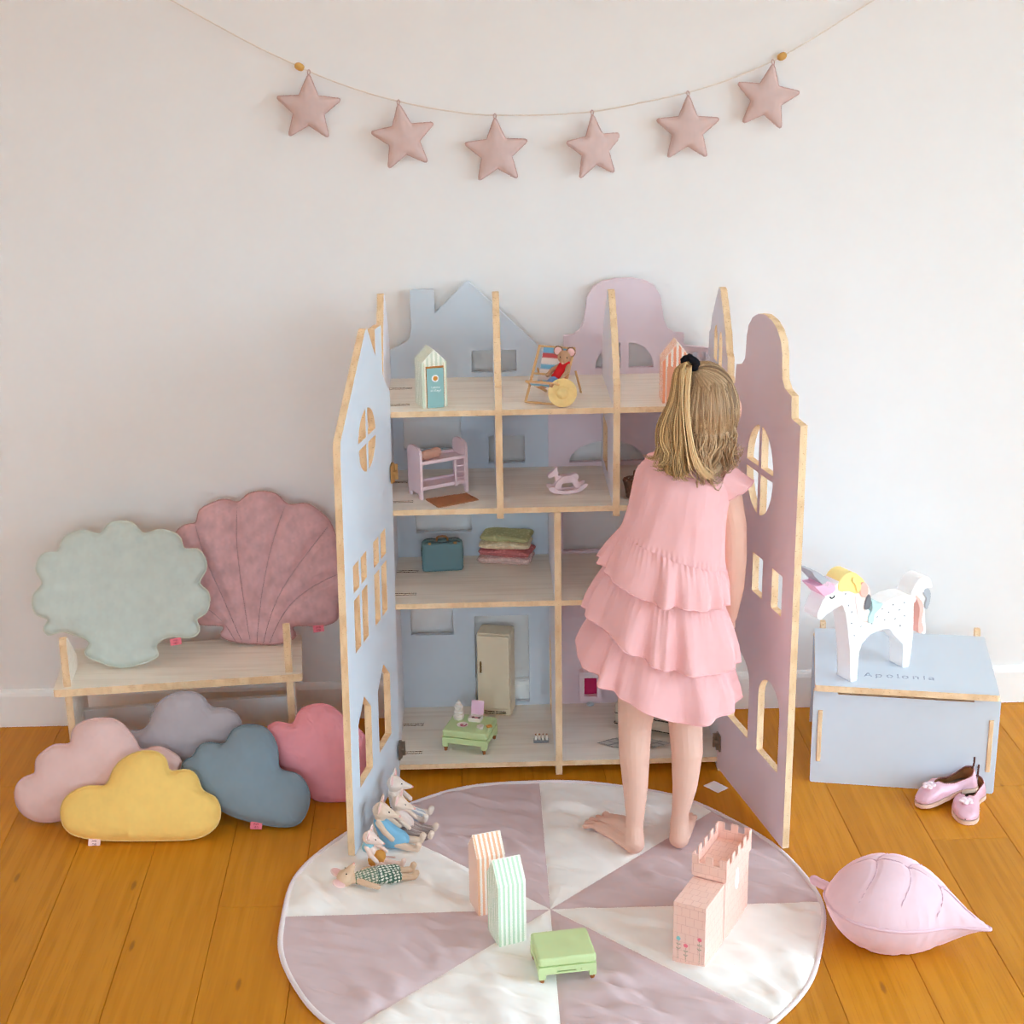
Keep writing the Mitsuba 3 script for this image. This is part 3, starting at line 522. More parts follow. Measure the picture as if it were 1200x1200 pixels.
# ---------------------------------------------------------------- shoes
shoe_u = mat('shoe_pink', (226, 182, 196), .42, .4, metallic=.15); shoe_in = mat('shoe_lining', (168, 112, 74), .8, .1); sole_m = mat('shoe_sole', (226, 192, 172), .7, .2); insole_m = mat('insole', (120, 112, 106), .9, .1)
def shoe(label, loc, rz, ry, rx=0):
    k = thing('shoe', label, 'shoe', None); L = .150
    cen = lambda t: -.010*math.sin(math.pi*min(1, t*1.1))
    hw = lambda t: .0265*max(0.0, 1-((t-.0)/.12-1)**2 if t < .12 else 1)**.5*(1-.16*math.exp(-((t-.30)/.12)**2))*(1.08 if t > .5 else 1.0) if t < .70 else .0286*max(0.0, 1-((t-.70)/.30)**2)**.5
    topz = lambda t: np.interp(t, [0, .06, .2, .36, .52, .60, .75, .9, 1], [.048, .050, .038, .031, .036, .041, .037, .028, .016])
    nt, na = 40, 28; tt = .5-.5*np.cos(np.linspace(.02, math.pi-.02, nt)); V = []
    def P(x): return place(x, loc, rz=rz, ry=ry, rx=rx)
    # upper: open at the top from heel to the instep
    for t in tt:
        w, z1 = hw(t), topz(t); opening = np.interp(t, [.0, .04, .1, .3, .5, .57, .62], [.0, .5, .78, .72, .45, .12, 0])
        for j in range(na):
            s = j/(na-1)*2-1; a = abs(s); a = 1-(1-a)*(1-opening) if True else a; sg = 1 if s >= 0 else -1
            a = 1-(1-abs(s))*(1-opening*.62)-0; q = opening*.62+(1-opening*.62)*(1-abs(s)) if False else None
            ang = (opening*.62+(1-opening*.62)*abs(s))*math.pi/2
            V.append((t*L, cen(t)+sg*w*math.sin(ang)**.8, .011+(z1-.011)*math.cos(ang)**.75))
    V = np.array(V); F = []
    for i in range(nt-1):
        for j in range(na-1):
            if j == na//2-1 and tt[i] < .60: continue
            q = i*na+j; F += [(q, q+na, q+1), (q+1, q+na, q+na+1)]
    up = trimesh.Trimesh(V, F, process=False); part(k, 'upper', P(up), shoe_u, True)
    inn = up.copy(); inn.vertices[:, 1] = (inn.vertices[:, 1])*.93; inn.vertices[:, 2] = inn.vertices[:, 2]-.0012; inn.vertices[:, 0] = (inn.vertices[:, 0]-.07)*.97+.07
    part(k, 'lining', P(inn), shoe_in, True)
    out = np.array([(t*L, cen(t)+hw(t)) for t in tt]+[(t*L, cen(t)-hw(t)) for t in tt[::-1]]); pg = Polygon(out).buffer(.0015)
    part(k, 'sole', P(extr(pg, .009)), sole_m, 30)
    m = extr(pg.buffer(-.004), .002); m.apply_translation((0, 0, .010)); part(k, 'insole', P(m), insole_m)
    ed = []
    for sg in (1, -1):
        E = [(t*L, cen(t)+sg*hw(t)*math.sin(np.interp(t, [.0, .04, .1, .3, .5, .57, .62], [.0, .5, .78, .72, .45, .12, 0])*.62*math.pi/2)**.8, .011+(topz(t)-.011)*math.cos(np.interp(t, [.0, .04, .1, .3, .5, .57, .62], [.0, .5, .78, .72, .45, .12, 0])*.62*math.pi/2)**.75+.0004) for t in tt if t < .6]
        ed.append(tube(E, .0011, 5))
    part(k, 'trim', P(cat(ed)), mat('shoe_trim', (150, 96, 84), .6, .2), True)
    part(k, 'pull_tab', P(tube(spline([(.004, 0, .046), (-.002, 0, .058), (-.004, 0, .072)], 10), .0022, 6)), mat('shoe_tab', (96, 66, 60), .7, .2), True)
    fl_ = [place(trimesh.creation.icosphere(2, .0062), (.112+.010*math.cos(a), cen(.74)+.010*math.sin(a), .038-.04*(.010*math.cos(a)))) for a in np.linspace(0, 2*math.pi, 6)[:-1]]+[place(trimesh.creation.icosphere(2, .006), (.112, cen(.74), .040))]
    fm_ = cat(fl_); fm_.vertices[:, 2] = .0375+(fm_.vertices[:, 2]-.0375)*.5
    part(k, 'flower', P(fm_), mat('shoe_flower', (244, 222, 228), .5, .3), True, label='raised flower on the toe')
shoe('glittery pink slip-on shoe lying tilted with its heel resting on the other shoe', (1.098, -.505, .030), 196, 10, 0)
shoe('glittery pink slip-on shoe standing flat with its toe towards the viewer', (1.106, -.492, .0005), -116, 0)
# small white card on the floor
k = thing('paper_card', 'small white card lying on the floor by the right dollhouse door', 'card')
solo(k, place(cbox(.036, .046, .0008, .0003), (.524, -.426, .0003), rz=38), mat('card', (250, 250, 250), .8, .1))

# ---------------------------------------------------------------- paper beach huts, castles
def strips(p0, du, dv_of, width, n, cols):
    """a face cut into upright printed stripes; dv_of(s) gives the top point offset at s"""
    V, F, C = [], [], []
    for i in range(n):
        a, b = width*i/n, width*(i+1)/n; q = len(V)
        mids = [a, b] if not (a < width/2 < b) else [a, width/2, b]
        for s in mids: V += [p0+du*s, p0+du*s+dv_of(s)]; C += [cols[i % 2]]*2
        for j in range(len(mids)-1): F += [(q+2*j, q+2*j+2, q+2*j+3), (q+2*j, q+2*j+3, q+2*j+1)]
    return V, F, C
def hut(key, o, rz, w, d, eave, ridge, c1, c2, n=9, plain=None):
    """gable ends at +-y... the ridge runs along local x; footprint w (x) by d (y), origin at its centre"""
    c1, c2 = lin(*c1), lin(*c2); V, F, C = [], [], []
    X, Y, Z = np.eye(3)
    def add(r):
        q = len(V); V.extend(r[0]); C.extend(r[2]); F.extend([tuple(i+q for i in f) for f in r[1]])
    A = np.array
    add(strips(A([-w/2, -d/2, 0]), X, lambda s: Z*eave, w, n, (c1, c2)))
    add(strips(A([w/2, d/2, 0]), -X, lambda s: Z*eave, w, n, (c1, c2)))
    sl = A([0, d/2, ridge-eave])
    add(strips(A([-w/2, -d/2, eave]), X, lambda s: sl, w, n, (c1, c2))); add(strips(A([w/2, d/2, eave]), -X, lambda s: sl*A([1, -1, 1]), w, n, (c1, c2)))
    gh = lambda s: Z*(eave+(ridge-eave)*(1-abs(2*s/d-1)))
    ge = (c1, c2) if plain is None else (lin(*plain),)*2
    add(strips(A([w/2, -d/2, 0]), Y, gh, d, n, ge)); add(strips(A([-w/2, d/2, 0]), -Y, gh, d, n, ge))
    q = len(V); V += [A([-w/2, -d/2, 0]), A([w/2, -d/2, 0]), A([w/2, d/2, 0]), A([-w/2, d/2, 0])]; C += [c1]*4; F += [(q, q+2, q+1), (q, q+3, q+2)]
    m = place(trimesh.Trimesh(np.array(V), np.array(F), process=False), o, rz=rz)
    part(key, 'walls', m, 'mat_paper', False, np.array(C))
    # folded card rims along the roof edges
    e = [tube([(sx*w/2, -d/2, eave), (sx*w/2, 0, ridge)], .0007, 5) for sx in (-1, 1)]+[tube([(sx*w/2, d/2, eave), (sx*w/2, 0, ridge)], .0007, 5) for sx in (-1, 1)]+[tube([(-w/2, 0, ridge), (w/2, 0, ridge)], .0007, 5)]
    part(key, 'roof_rim', place(cat(e), o, rz=rz), 'mat_paper', False, np.tile(np.array(c2), (sum(len(x.vertices) for x in e), 1)))
k = thing('beach_hut', 'orange-and-white striped toy beach hut standing on the rug behind the green one', 'toy house')
hut(k, (-.006, -.912, RZ-.001), 17, .057, .060, .128, .165, (242, 186, 150), (250, 238, 226), 12, (238, 206, 190))
k = thing('beach_hut', 'green-and-white striped toy beach hut standing on the rug near its middle', 'toy house')
hut(k, (.031, -1.020, RZ-.001), 19, .056, .062, .130, .172, (194, 222, 194), (246, 246, 236), 12)
HZ = TOP[0]+.0003
k = thing('beach_hut', 'pale green striped toy beach hut with a teal door on the top shelf', 'toy house')
HO, HR = (-.105, -.287, HZ), 108
hut(k, HO, HR, .055, .056, .100, .128, (206, 218, 198), (238, 238, 224), 11)
def hp(m): return place(m, HO, rz=HR-90)     # x right, -y front
part(k, 'doorway', hp(cbox(.040, .002, .092, .0003, (.001, -.0278, 0))), mat('hut_inside', (196, 128, 70), .7, .1), label='orange inside seen above the door')
kd = part(k, 'door', hp(place(cbox(.037, .0014, .088, .0003, (.0185, 0, .0006)), (-.018, -.0296, 0), rz=-7)), mat('teal', (146, 188, 188), .6, .2), label='teal door, slightly open')
def hd(m): return hp(place(m, (-.018, -.0304, 0), rz=-7))
ring = trimesh.creation.annulus(.0052, .0078, .0008, sections=28); part(kd, 'porthole_ring', hd(place(ring, (.0185, 0, .066), rx=90)), white_p)
part(kd, 'porthole', hd(place(trimesh.creation.cylinder(.0052, .0006, sections=24), (.0185, 0, .066), rx=90)), mat('porthole', (206, 142, 62), .5, .3))
for wd, zz in (('Cabine', .044), ('de Plage', .037)):
    t = meshkit.text_mesh(wd, .0042, .0003); t.apply_translation((-t.bounds[:, 0].mean(), 0, 0)); part(kd, 'lettering', hd(place(t, (.0185, -.0002, zz), rx=90)), white_p)
for x in (-.0225, .0215): part(k, 'door_post', hp(cbox(.003, .0024, .098, .0003, (x+.001, -.0284, 0))), mat('cream', (240, 234, 214), .6, .2))
k = thing('beach_hut', 'orange striped toy beach hut on the top shelf, half hidden by the girl', 'toy house')
hut(k, (.431, -.292, HZ), 91, .056, .062, .095, .134, (240, 160, 126), (252, 238, 226), 11)
part(k, 'doorway', place(cbox(.044, .002, .082, .0003), (.431, -.3206, HZ)), mat('hut_peach', (238, 176, 146), .7, .1))

def crenel(W, h0, h1, n):
    P = [(0, 0)]; t = W/(2*n-1)
    for i in range(2*n-1): z = h1 if i % 2 == 0 else h0; P += [(i*t, z), ((i+1)*t, z)]
    return Polygon(P+[(W, 0)])
def castle_tower(key, o, rz, W, L, h_wall, h_top, floor_z, base, m, n1=3, n2=4, over=.003, bm=None):
    """open battlemented box; local x width, y depth; walls are thin card"""
    pl = lambda q: place(q, o, rz=rz)
    k = part(key, 'tower', pl(cbox(W, L, floor_z, .0006, (W/2, L/2, 0))), bm or m)
    if over: part(key, 'tower_back', pl(cbox(W+2*over, L-.012, base, .0006, (W/2, L/2+.006, 0))), bm or m) if base else None
    z0 = floor_z-.012; th = .0022
    for (q, u, wd, n) in (((-over, -over+th, z0), (1, 0, 0), W+2*over, n1), ((-over, L+over, z0), (1, 0, 0), W+2*over, n1)):
        f = frame(extr(crenel(wd, h_wall-z0, h_top-z0, n), th), np.array(q), np.array(u), np.array((0, 0, 1.0)), np.cross(u, (0, 0, 1.0))); part(key, 'battlement', pl(f), bm or m)
    for q in ((-over, -over, z0), (W+over-th, -over, z0)):
        f = frame(extr(crenel(L+2*over, h_wall-z0, h_top-z0, n2), th), np.array(q), np.array((0, 1.0, 0)), np.array((0, 0, 1.0)), np.array((1.0, 0, 0))); part(key, 'battlement', pl(f), bm or m)
def bricks_at(o, rz, base, line):
    """printed brickwork in the box's own directions"""
    c, s_ = math.cos(math.radians(rz)), math.sin(math.radians(rz)); ox, oy = o[0], o[1]
    def fn(p, n, uv):
        x = (p.x-ox)*c+(p.y-oy)*s_; y = -(p.x-ox)*s_+(p.y-oy)*c; z = p.z
        flat_ = dr.abs(n.z) > .7
        a = dr.select(dr.abs(n.x*c+n.y*s_) > .7, y, x); b = dr.select(flat_, y, z)
        row = dr.floor(b/.0185); fx = a/.0165+.5*(row-2*dr.floor(row/2)); fx = fx-dr.floor(fx); fy = b/.0185-row
        ln = dr.maximum(mikit.smoothstep(.07, .02, dr.minimum(fx, 1-fx)), mikit.smoothstep(.06, .02, dr.minimum(fy, 1-fy)))
        return mikit.mix(base, line, ln*(.2+.4*mikit.noise(p.x*300, p.y*300, p.z*300)))
    return fn
KO, KR = (.340, -1.119, RZ), -29.0
scene['mat_castle'] = {'type': 'twosided', 'bsdf': {'type': 'principled', 'base_color': mikit.proc(bricks_at(KO, KR, lin(238, 198, 184), lin(210, 160, 148))), 'roughness': .6, 'specular': .25}}
k = thing('toy_castle', 'pink paper castle with battlements and printed bricks standing on the rug', 'toy castle')
part(k, 'gatehouse', place(cbox(.064, .098, .128, .0006, (.032, .049, 0)), KO, rz=KR), 'mat_castle')
TO = place(trimesh.creation.icosphere(0, 1e-4), (0, .1015, 0)).vertices.mean(0)
c_, s_ = math.cos(math.radians(KR)), math.sin(math.radians(KR)); TO = (KO[0]-s_*.1015, KO[1]+c_*.1015, KO[2])
castle_tower(k, TO, KR, .064, .134, .160, .176, .142, 0, 'mat_castle', 3, 5, .003)
pet = {'pink': mat('print_pink', (232, 120, 136), .6, .2), 'teal': mat('print_teal', (140, 196, 196), .6, .2), 'stem': mat('print_stem', (176, 160, 140), .6, .2)}
for i, (x, z, cc) in enumerate(((.011, .052, 'teal'), (.026, .040, 'pink'), (.053, .060, 'pink'))):
    fl_ = unary_union([Point(x+.0022*math.cos(a), z+.0022*math.sin(a)).buffer(.0022) for a in np.linspace(0, 2*math.pi, 6)[:-1]])
    st_ = unary_union([sbox(x-.0004, .006, x+.0004, z-.003)]+[affinity.rotate(affinity.scale(Point(x+sg*.0025, z-.012-j*.009).buffer(.0024), 1, .45), sg*35) for j in range(2) for sg in (-1, 1)])
    for pg, mm in ((st_, pet['stem']), (fl_, pet[cc])):
        part(k, 'printed_flower', place(frame(extr(pg, .0003), np.array((0, -.0001, 0)), np.array((1.0, 0, 0)), np.array((0, 0, 1.0)), np.array((0, -1.0, 0))), KO, rz=KR), mm)
ov = affinity.scale(Point(0, 0).buffer(1, 24), .0105, .023)
part(k, 'printed_window', place(frame(extr(ov, .0005), np.array((.0641, .1015+.066, .103)), np.array((0, 1.0, 0)), np.array((0, 0, 1.0)), np.array((1.0, 0, 0))), KO, rz=KR), white_p, label='white oval window')
k = thing('toy_castle', 'small lilac grey paper castle on the top shelf behind the girl\'s head', 'toy castle')
castle_tower(k, (.466, -.225, HZ), 0, .05, .06, .066, .078, .05, 0, mat('castle_grey', (200, 194, 202), .6, .2), 3, 3, .001)

# ---------------------------------------------------------------- green tables
grn = mat('green_paint', (196, 214, 158), .45, .35)
def table(key, o, rz, W, D, H, drawer):
    P = lambda m: place(m, o, rz=rz); ft = .012
    part(key, 'tabletop', P(rbox(W, D, .018, .005, (0, 0, H-.018))), grn, 40)
    ap = sbox(-W/2, 0, W/2, H-.0185-ft).difference(sbox(-W/2+.013, -.01, W/2-.013, .010)); a2 = sbox(-D/2, 0, D/2, H-.0185-ft).difference(sbox(-D/2+.013, -.01, D/2-.013, .010))
    if drawer: ap = ap.difference(sbox(-.020, .0135, .026, .0165))
    for sgn in (-1, 1):
        f = frame(extr(ap, .010), np.array((0, sgn*(D/2-.005)+.005, ft)), np.array((1.0, 0, 0)), np.array((0, 0, 1.0)), np.array((0, -1.0, 0))); part(key, 'apron', P(f), grn)
        f = frame(extr(a2, .010), np.array((sgn*(W/2-.005)-.005, 0, ft)), np.array((0, 1.0, 0)), np.array((0, 0, 1.0)), np.array((1.0, 0, 0))); part(key, 'apron', P(f), grn)
    if drawer: part(key, 'drawer_handle', P(cbox(.009, .003, .003, .0006, (.020, -D/2, ft+.0135))), grn)
    for x in (-W/2+.0065, W/2-.0065):
        for y in (-D/2+.0065, D/2-.0065): part(key, 'leg', P(place(lathe([(0, 0), (.0032, 0), (.0055, ft), (0, ft)], 14), (x, y, 0))), darkwood, label='brown peg foot')
k = thing('toy_table', 'small light green toy coffee table with brown feet standing on the rug', 'table')
table(k, (.133, -1.134, RZ-.001), 8, .108, .092, .056, True)
Z4 = TOP[3]+.0003
k = thing('toy_table', 'small light green toy table laid for tea inside the dollhouse kitchen', 'table')
table(k, (-.040, -.249, Z4), -17, .108, .098, .055, False)
TZ = Z4+.0553
porc = mat('porcelain', (236, 228, 220), .3, .4)
k = thing('cake_stand', 'white tiered toy cake stand on the green dollhouse table', 'cake stand')
pr = lambda L: lathe([(r, z) for r, z in L], 24)
part(k, 'tier', place(pr([(0, 0), (.011, 0), (.013, .003), (.013, .010), (.010, .012), (0, .012)]), (-.066, -.222, TZ)), porc, 40); part(k, 'tier', place(pr([(0, .012), (.0095, .013), (.0125, .019), (.011, .021), (.0045, .024), (0, .024)]), (-.066, -.222, TZ)), porc, 40)
part(k, 'tier', place(pr([(0, .024), (.008, .025), (.0105, .031), (.010, .035), (.004, .037), (0, .037)]), (-.066, -.222, TZ)), porc, 40); part(k, 'knob', place(pr([(0, .037), (.0055, .038), (.006, .042), (.002, .045), (.003, .048), (0, .050)]), (-.066, -.222, TZ)), porc, 40)
k = thing('toy_plate', 'toy plate with a pink swirl at the front of the dollhouse table', 'plate')
part(k, 'dish', place(pr([(0, 0), (.008, 0), (.0135, .003), (.0135, .004), (.008, .0018), (0, .0018)]), (-.057, -.262, TZ)), porc, 40)
part(k, 'swirl', place(tube([(.0014*a*math.cos(a*1.0), .0014*a*math.sin(a), .0030) for a in np.linspace(.4, 6.6, 60)], .0012, 6), (-.057, -.262, TZ)), mat('swirl', (196, 100, 120), .5, .3), True)
k = thing('pastry_box', 'open pink toy pastry box on the dollhouse table', 'box'); BX = (-.026, -.232, TZ)
pk1 = mat('box_pink', (238, 198, 220), .6, .2)
bxm = cat([cbox(.030, .024, .001, .0002), cbox(.030, .001, .010, .0002, (0, -.0115, 0)), cbox(.030, .001, .010, .0002, (0, .0115, 0)), cbox(.001, .024, .010, .0002, (-.0145, 0, 0)), cbox(.001, .024, .010, .0002, (.0145, 0, 0))])
part(k, 'tray', place(bxm, BX, rz=-17), porc); part(k, 'lid', place(place(cbox(.031, .002, .034, .0005), (0, .014, .008), rx=-14), BX, rz=-17), pk1, label='pink lid standing open')
for i, (x, y, cc) in enumerate(((-.008, .005, (120, 70, 66)), (.0, .005, (226, 150, 160)), (.008, .005, (110, 70, 90)), (-.008, -.005, (150, 90, 80)), (.0, -.005, (96, 62, 60)), (.008, -.005, (214, 170, 140)))):
    c = thing('doughnut', f'tiny toy doughnut in the pastry box, {("back", "front")[i//3]} row, {("left", "middle", "right")[i%3]} place', 'doughnut', 'doughnuts in the pink box')
    a = math.radians(-17); p = (BX[0]+x*math.cos(a)-y*math.sin(a), BX[1]+x*math.sin(a)+y*math.cos(a), BX[2]+.0036)
    solo(c, place(trimesh.creation.torus(.0024, .0014, 14, 8), p), mat(f'dough{i}', cc, .5, .3), True)
k = thing('toy_cup', 'tiny white toy cup at the front right of the dollhouse table', 'cup')
part(k, 'bowl', place(pr([(0, 0), (.005, 0), (.0068, .005), (.0072, .009), (.0064, .009), (.005, .002), (0, .002)]), (-.014, -.281, TZ)), porc, 40)
part(k, 'handle', place(tube([(.0068+.003*math.sin(a), 0, .005-.003*math.cos(a)) for a in np.linspace(.1, math.pi-.1, 10)], .0009, 6), (-.014, -.281, TZ), rz=160), porc, True)
k = thing('toy_biscuit', 'tiny orange-brown toy biscuit beside the cup on the dollhouse table', 'biscuit')
solo(k, place(rbox(.013, .010, .005, .002), (.006, -.272, TZ), rz=20), mat('biscuit', (202, 142, 70), .6, .2), 40)
k = thing('bottle_crate', 'tiny grey crate of milk bottles on the dollhouse kitchen floor', 'crate'); CX = (.130, -.246, Z4)
cr_ = cat([cbox(.036, .014, .0012, .0003), cbox(.036, .001, .007, .0002, (0, -.0065, 0)), cbox(.036, .001, .007, .0002, (0, .0065, 0))]+[cbox(.001, .014, .007, .0002, (x, 0, 0)) for x in (-.0175, -.0087, 0, .0087, .0175)])
solo(k, place(cr_, CX), mat('crate_grey', (134, 136, 142), .5, .3))
for i in range(4):
    b = thing('milk_bottle', f'tiny white milk bottle, {("leftmost", "second from the left", "second from the right", "rightmost")[i]} in the grey crate', 'bottle', 'milk bottles in the crate')
    p = (CX[0]-.0131+.00873*i, CX[1], CX[2]+.0013)
    part(b, 'bottle', place(pr([(0, 0), (.0034, 0), (.0034, .011), (.0018, .015), (.0018, .017), (0, .017)]), p), porc, 40); part(b, 'cap', place(pr([(0, .0171), (.0022, .0171), (.0022, .020), (0, .020)]), p), darkwood, 30)

# ---------------------------------------------------------------- toys in the house
k = thing('toy_fridge', 'tall cream toy fridge against the back of the dollhouse kitchen', 'fridge'); crm = mat('fridge', (228, 212, 184), .4, .35)
FO, FR = (.026, -.070, Z4), -12
fp = lambda m: place(m, FO, rz=FR)
part(k, 'cabinet', fp(rbox(.084, .060, .220, .006, (0, .004, 0))), crm, 40); dk = part(k, 'door', fp(rbox(.081, .010, .195, .004, (0, -.0285, .021))), crm, 40)
part(dk, 'handle', fp(cbox(.005, .005, .030, .0012, (-.031, -.035, .118))), mat('handle', (126, 98, 58), .4, .4)); 
for x in (-.013, .016): part(k, 'grille', fp(cat([cbox(.026, .0016, .0018, .0003, (x, -.0266, z)) for z in (.006, .011)])), mat('grille', (90, 72, 48), .6, .2))
k = thing('suitcase', 'small teal toy suitcase standing on the left middle shelf', 'suitcase'); tl = mat('suitcase', (104, 136, 142), .5, .3)
Z3 = TOP[2]+.0003; sp_ = lambda m: place(m, (-.096, -.127, Z3), rz=4)
part(k, 'shell', sp_(rbox(.098, .036, .072, .008)), tl, 40); tr = mat('suit_trim', (66, 82, 84), .5, .3)
part(k, 'rim', sp_(cat([tube(spline([(sx*.042, y, .002+.070*(j)) for sx, j in ((-1, 0),)]+[(-.0485, y, .036), (-.042, y, .0712), (0, y, .0722), (.042, y, .0712), (.0485, y, .036), (.042, y, .002)], 60), .0013, 6) for y in (-.012, .012)])), tr, True)
part(k, 'handle', sp_(tube(spline([(-.013, 0, .071), (-.011, 0, .081), (0, 0, .084), (.011, 0, .081), (.013, 0, .071)], 20), .0024, 8)), mat('strap', (150, 104, 66), .6, .2), True)
for x in (-.03, .03): part(k, 'clasp', sp_(cbox(.008, .004, .006, .0008, (x, -.0145, .068))), brass)
cols = [((218, 186, 178), 'white and rose patterned', 'lowest'), ((190, 112, 112), 'deep rose', 'second from the bottom'), ((222, 200, 168), 'cream', 'third from the bottom'), ((176, 172, 126), 'olive green dotted', 'topmost')]
for i, (cc, w_, pos) in enumerate(cols):
    k = thing('folded_quilt', f'{w_} folded doll quilt, {pos} of the pile on the middle shelf', 'quilt')
    m, B = pillow_mesh(np.array([(-.063, -.037), (0, -.0375), (.063, -.037), (.064, 0), (.063, .037), (0, .0375), (-.063, .037), (-.064, 0)])*(1-.02*i), .021, .0035, wr=.0012, seed=20+i, power=.3)
    m.vertices[:, 2] *= 1+.12*np.sin(m.vertices[:, 0]*70+i); m = place(m, (.056+.003*(i % 2), -.075+.002*i, Z3+.0105+.0178*i), rz=-14+(3, -4, 5, 1)[i])
    n = meshkit.noise(m.vertices*np.array((420, 420, 200)), i); c = np.where((n > .66)[:, None], np.array(lin(*[min(255, x+26) for x in cc])), np.array(lin(*cc)))
    part(k, 'cover', m, 'mat_fabric', True, c)
    L = np.vstack([B, B[:1]])*(1-.02*i); t = place(tube(np.column_stack([L, 0*L[:, 0]]), .0012, 5), (.056+.003*(i % 2), -.075+.002*i, Z3+.0105+.0178*i), rz=-14+(3, -4, 5, 1)[i]); part(k, 'binding', t, 'mat_fabric', True, mottled(t.vertices, tuple(int(x*.92) for x in cc), .02))
# bunk bed
Z2 = TOP[1]+.0003; k = thing('bunk_bed', 'pale pink toy bunk bed with a ladder on the upper left shelf', 'bunk bed'); pkm = mat('bunk_pink', (232, 208, 214), .5, .3)
bp = lambda m: place(m, (-.0975, -.221, Z2), rz=29)
for x in (-.061, .055):
    P = Polygon([(-.031, 0), (-.031, .105), (-.027, .114), (-.018, .119), (0, .121), (.018, .119), (.027, .114), (.031, .105), (.031, 0), (.020, 0), (.020, .012), (-.020, .012), (-.020, 0)]).buffer(-.001).buffer(.001)
    part(k, 'end_panel', bp(frame(extr(P, .006), np.array((x, 0, 0)), np.array((0, 1.0, 0)), np.array((0, 0, 1.0)), np.array((1.0, 0, 0)))), pkm, 30)
for z in (.021, .080):
    part(k, 'bed_base', bp(cbox(.1095, .056, .003, .0005, (0, 0, z))), pkm)
    for y in (-.0275, .0275): part(k, 'side_rail', bp(cbox(.1095, .005, .008, .0008, (0, y, z))), pkm)
for x in (.028, .0515): part(k, 'ladder_post', bp(cbox(.004, .004, .062, .0006, (x, -.032, .020))), pkm)
for z in (.036, .050, .064): part(k, 'rung', bp(cbox(.0192, .003, .003, .0005, (.03975, -.032, z))), pkm)
k = thing('bolster', 'small peach bolster pillow lying on the top bunk', 'pillow')
m = bones([((-.038, -.006, 0), .0105, (.0, .004, 0), .0115)], .003, 4); m = place(m, (-.0975, -.221, Z2+.0950), rz=29); solo(k, m, 'mat_fabric', True, mottled(m.vertices, (222, 172, 152), .04, 200))
k = thing('doll_mat', 'small brown woven mat lying in front of the toy bunk bed', 'mat')
qd = np.array([(-.126, -.275), (-.096, -.337), (-.007, -.287), (-.034, -.238)]); nx, ny = 60, 26; V = []; 
for j in range(ny):
    for i in range(nx):
        u, v = i/(nx-1), j/(ny-1); p = (1-v)*((1-u)*qd[1]+u*qd[2])+v*((1-u)*qd[0]+u*qd[3])
        V.append((p[0], p[1], Z2+.0016+.0014*((i+j) % 2)+.0012*rng.random()))
V = np.array(V); F = [(j*nx+i, j*nx+i+1, (j+1)*nx+i+1) for j in range(ny-1) for i in range(nx-1)]+[(j*nx+i, (j+1)*nx+i+1, (j+1)*nx+i) for j in range(ny-1) for i in range(nx-1)]
N = len(V); Vb = V.copy(); Vb[:, 2] = Z2+.0002; bd = [i for i in range(nx)]+[j*nx+nx-1 for j in range(1, ny)]+[(ny-1)*nx+i for i in range(nx-2, -1, -1)]+[j*nx for j in range(ny-2, 0, -1)]
F += [(bd[i], bd[i]+N, bd[(i+1) % len(bd)]) for i in range(len(bd))]+[(bd[(i+1) % len(bd)], bd[i]+N, bd[(i+1) % len(bd)]+N) for i in range(len(bd))]
solo(k, trimesh.Trimesh(np.vstack([V, Vb]), np.array(F), process=False), 'mat_fabric', False, mottled(np.vstack([V, Vb]), (178, 122, 88), .16, 300))
# rocking horse
k = thing('rocking_horse', 'small pale pink toy rocking horse on the upper middle shelf', 'rocking horse'); rp = lambda m: place(m, (.193, -.243, Z2), rz=9)
def hslab(P, y0, y1, n=60):
    pg = Polygon(spline(np.array(P), n, True)).buffer(0); return rp(frame(extr(pg, y1-y0), np.array((0, y1, 0)), np.array((1.0, 0, 0)), np.array((0, 0, 1.0)), np.array((0, -1.0, 0))))
rock = [(-.044, .017), (-.040, .010), (-.022, .003), (0, .0003), (.022, .003), (.040, .012), (.046, .021), (.041, .022), (.028, .014), (0, .0085), (-.022, .012), (-.036, .020)]
for y in (-.016, .011): part(k, 'rocker', hslab(rock, y, y+.005), pkm, 30)
for y in (-.0105, .0065): part(k, 'legs', hslab([(-.026, .009), (-.018, .008), (-.010, .026), (.012, .026), (.022, .010), (.029, .011), (.020, .034), (-.018, .034)], y, y+.004), pkm, 30)
part(k, 'body', hslab([(-.020, .025), (.0, .024), (.020, .027), (.028, .036), (.024, .044), (.008, .042), (-.006, .041), (-.016, .044), (-.020, .052), (-.026, .057), (-.034, .052), (-.042, .046), (-.043, .040), (-.036, .039), (-.028, .042), (-.026, .034)], -.006, .006), pkm, 30)
part(k, 'ear', hslab([(-.028, .055), (-.022, .054), (-.023, .063)], -.004, .004, 16), pkm); part(k, 'handle', rp(tube([(-.019, -.012, .046), (-.019, .012, .046)], .0016, 8)), mat('peg', (150, 130, 134), .5), True)
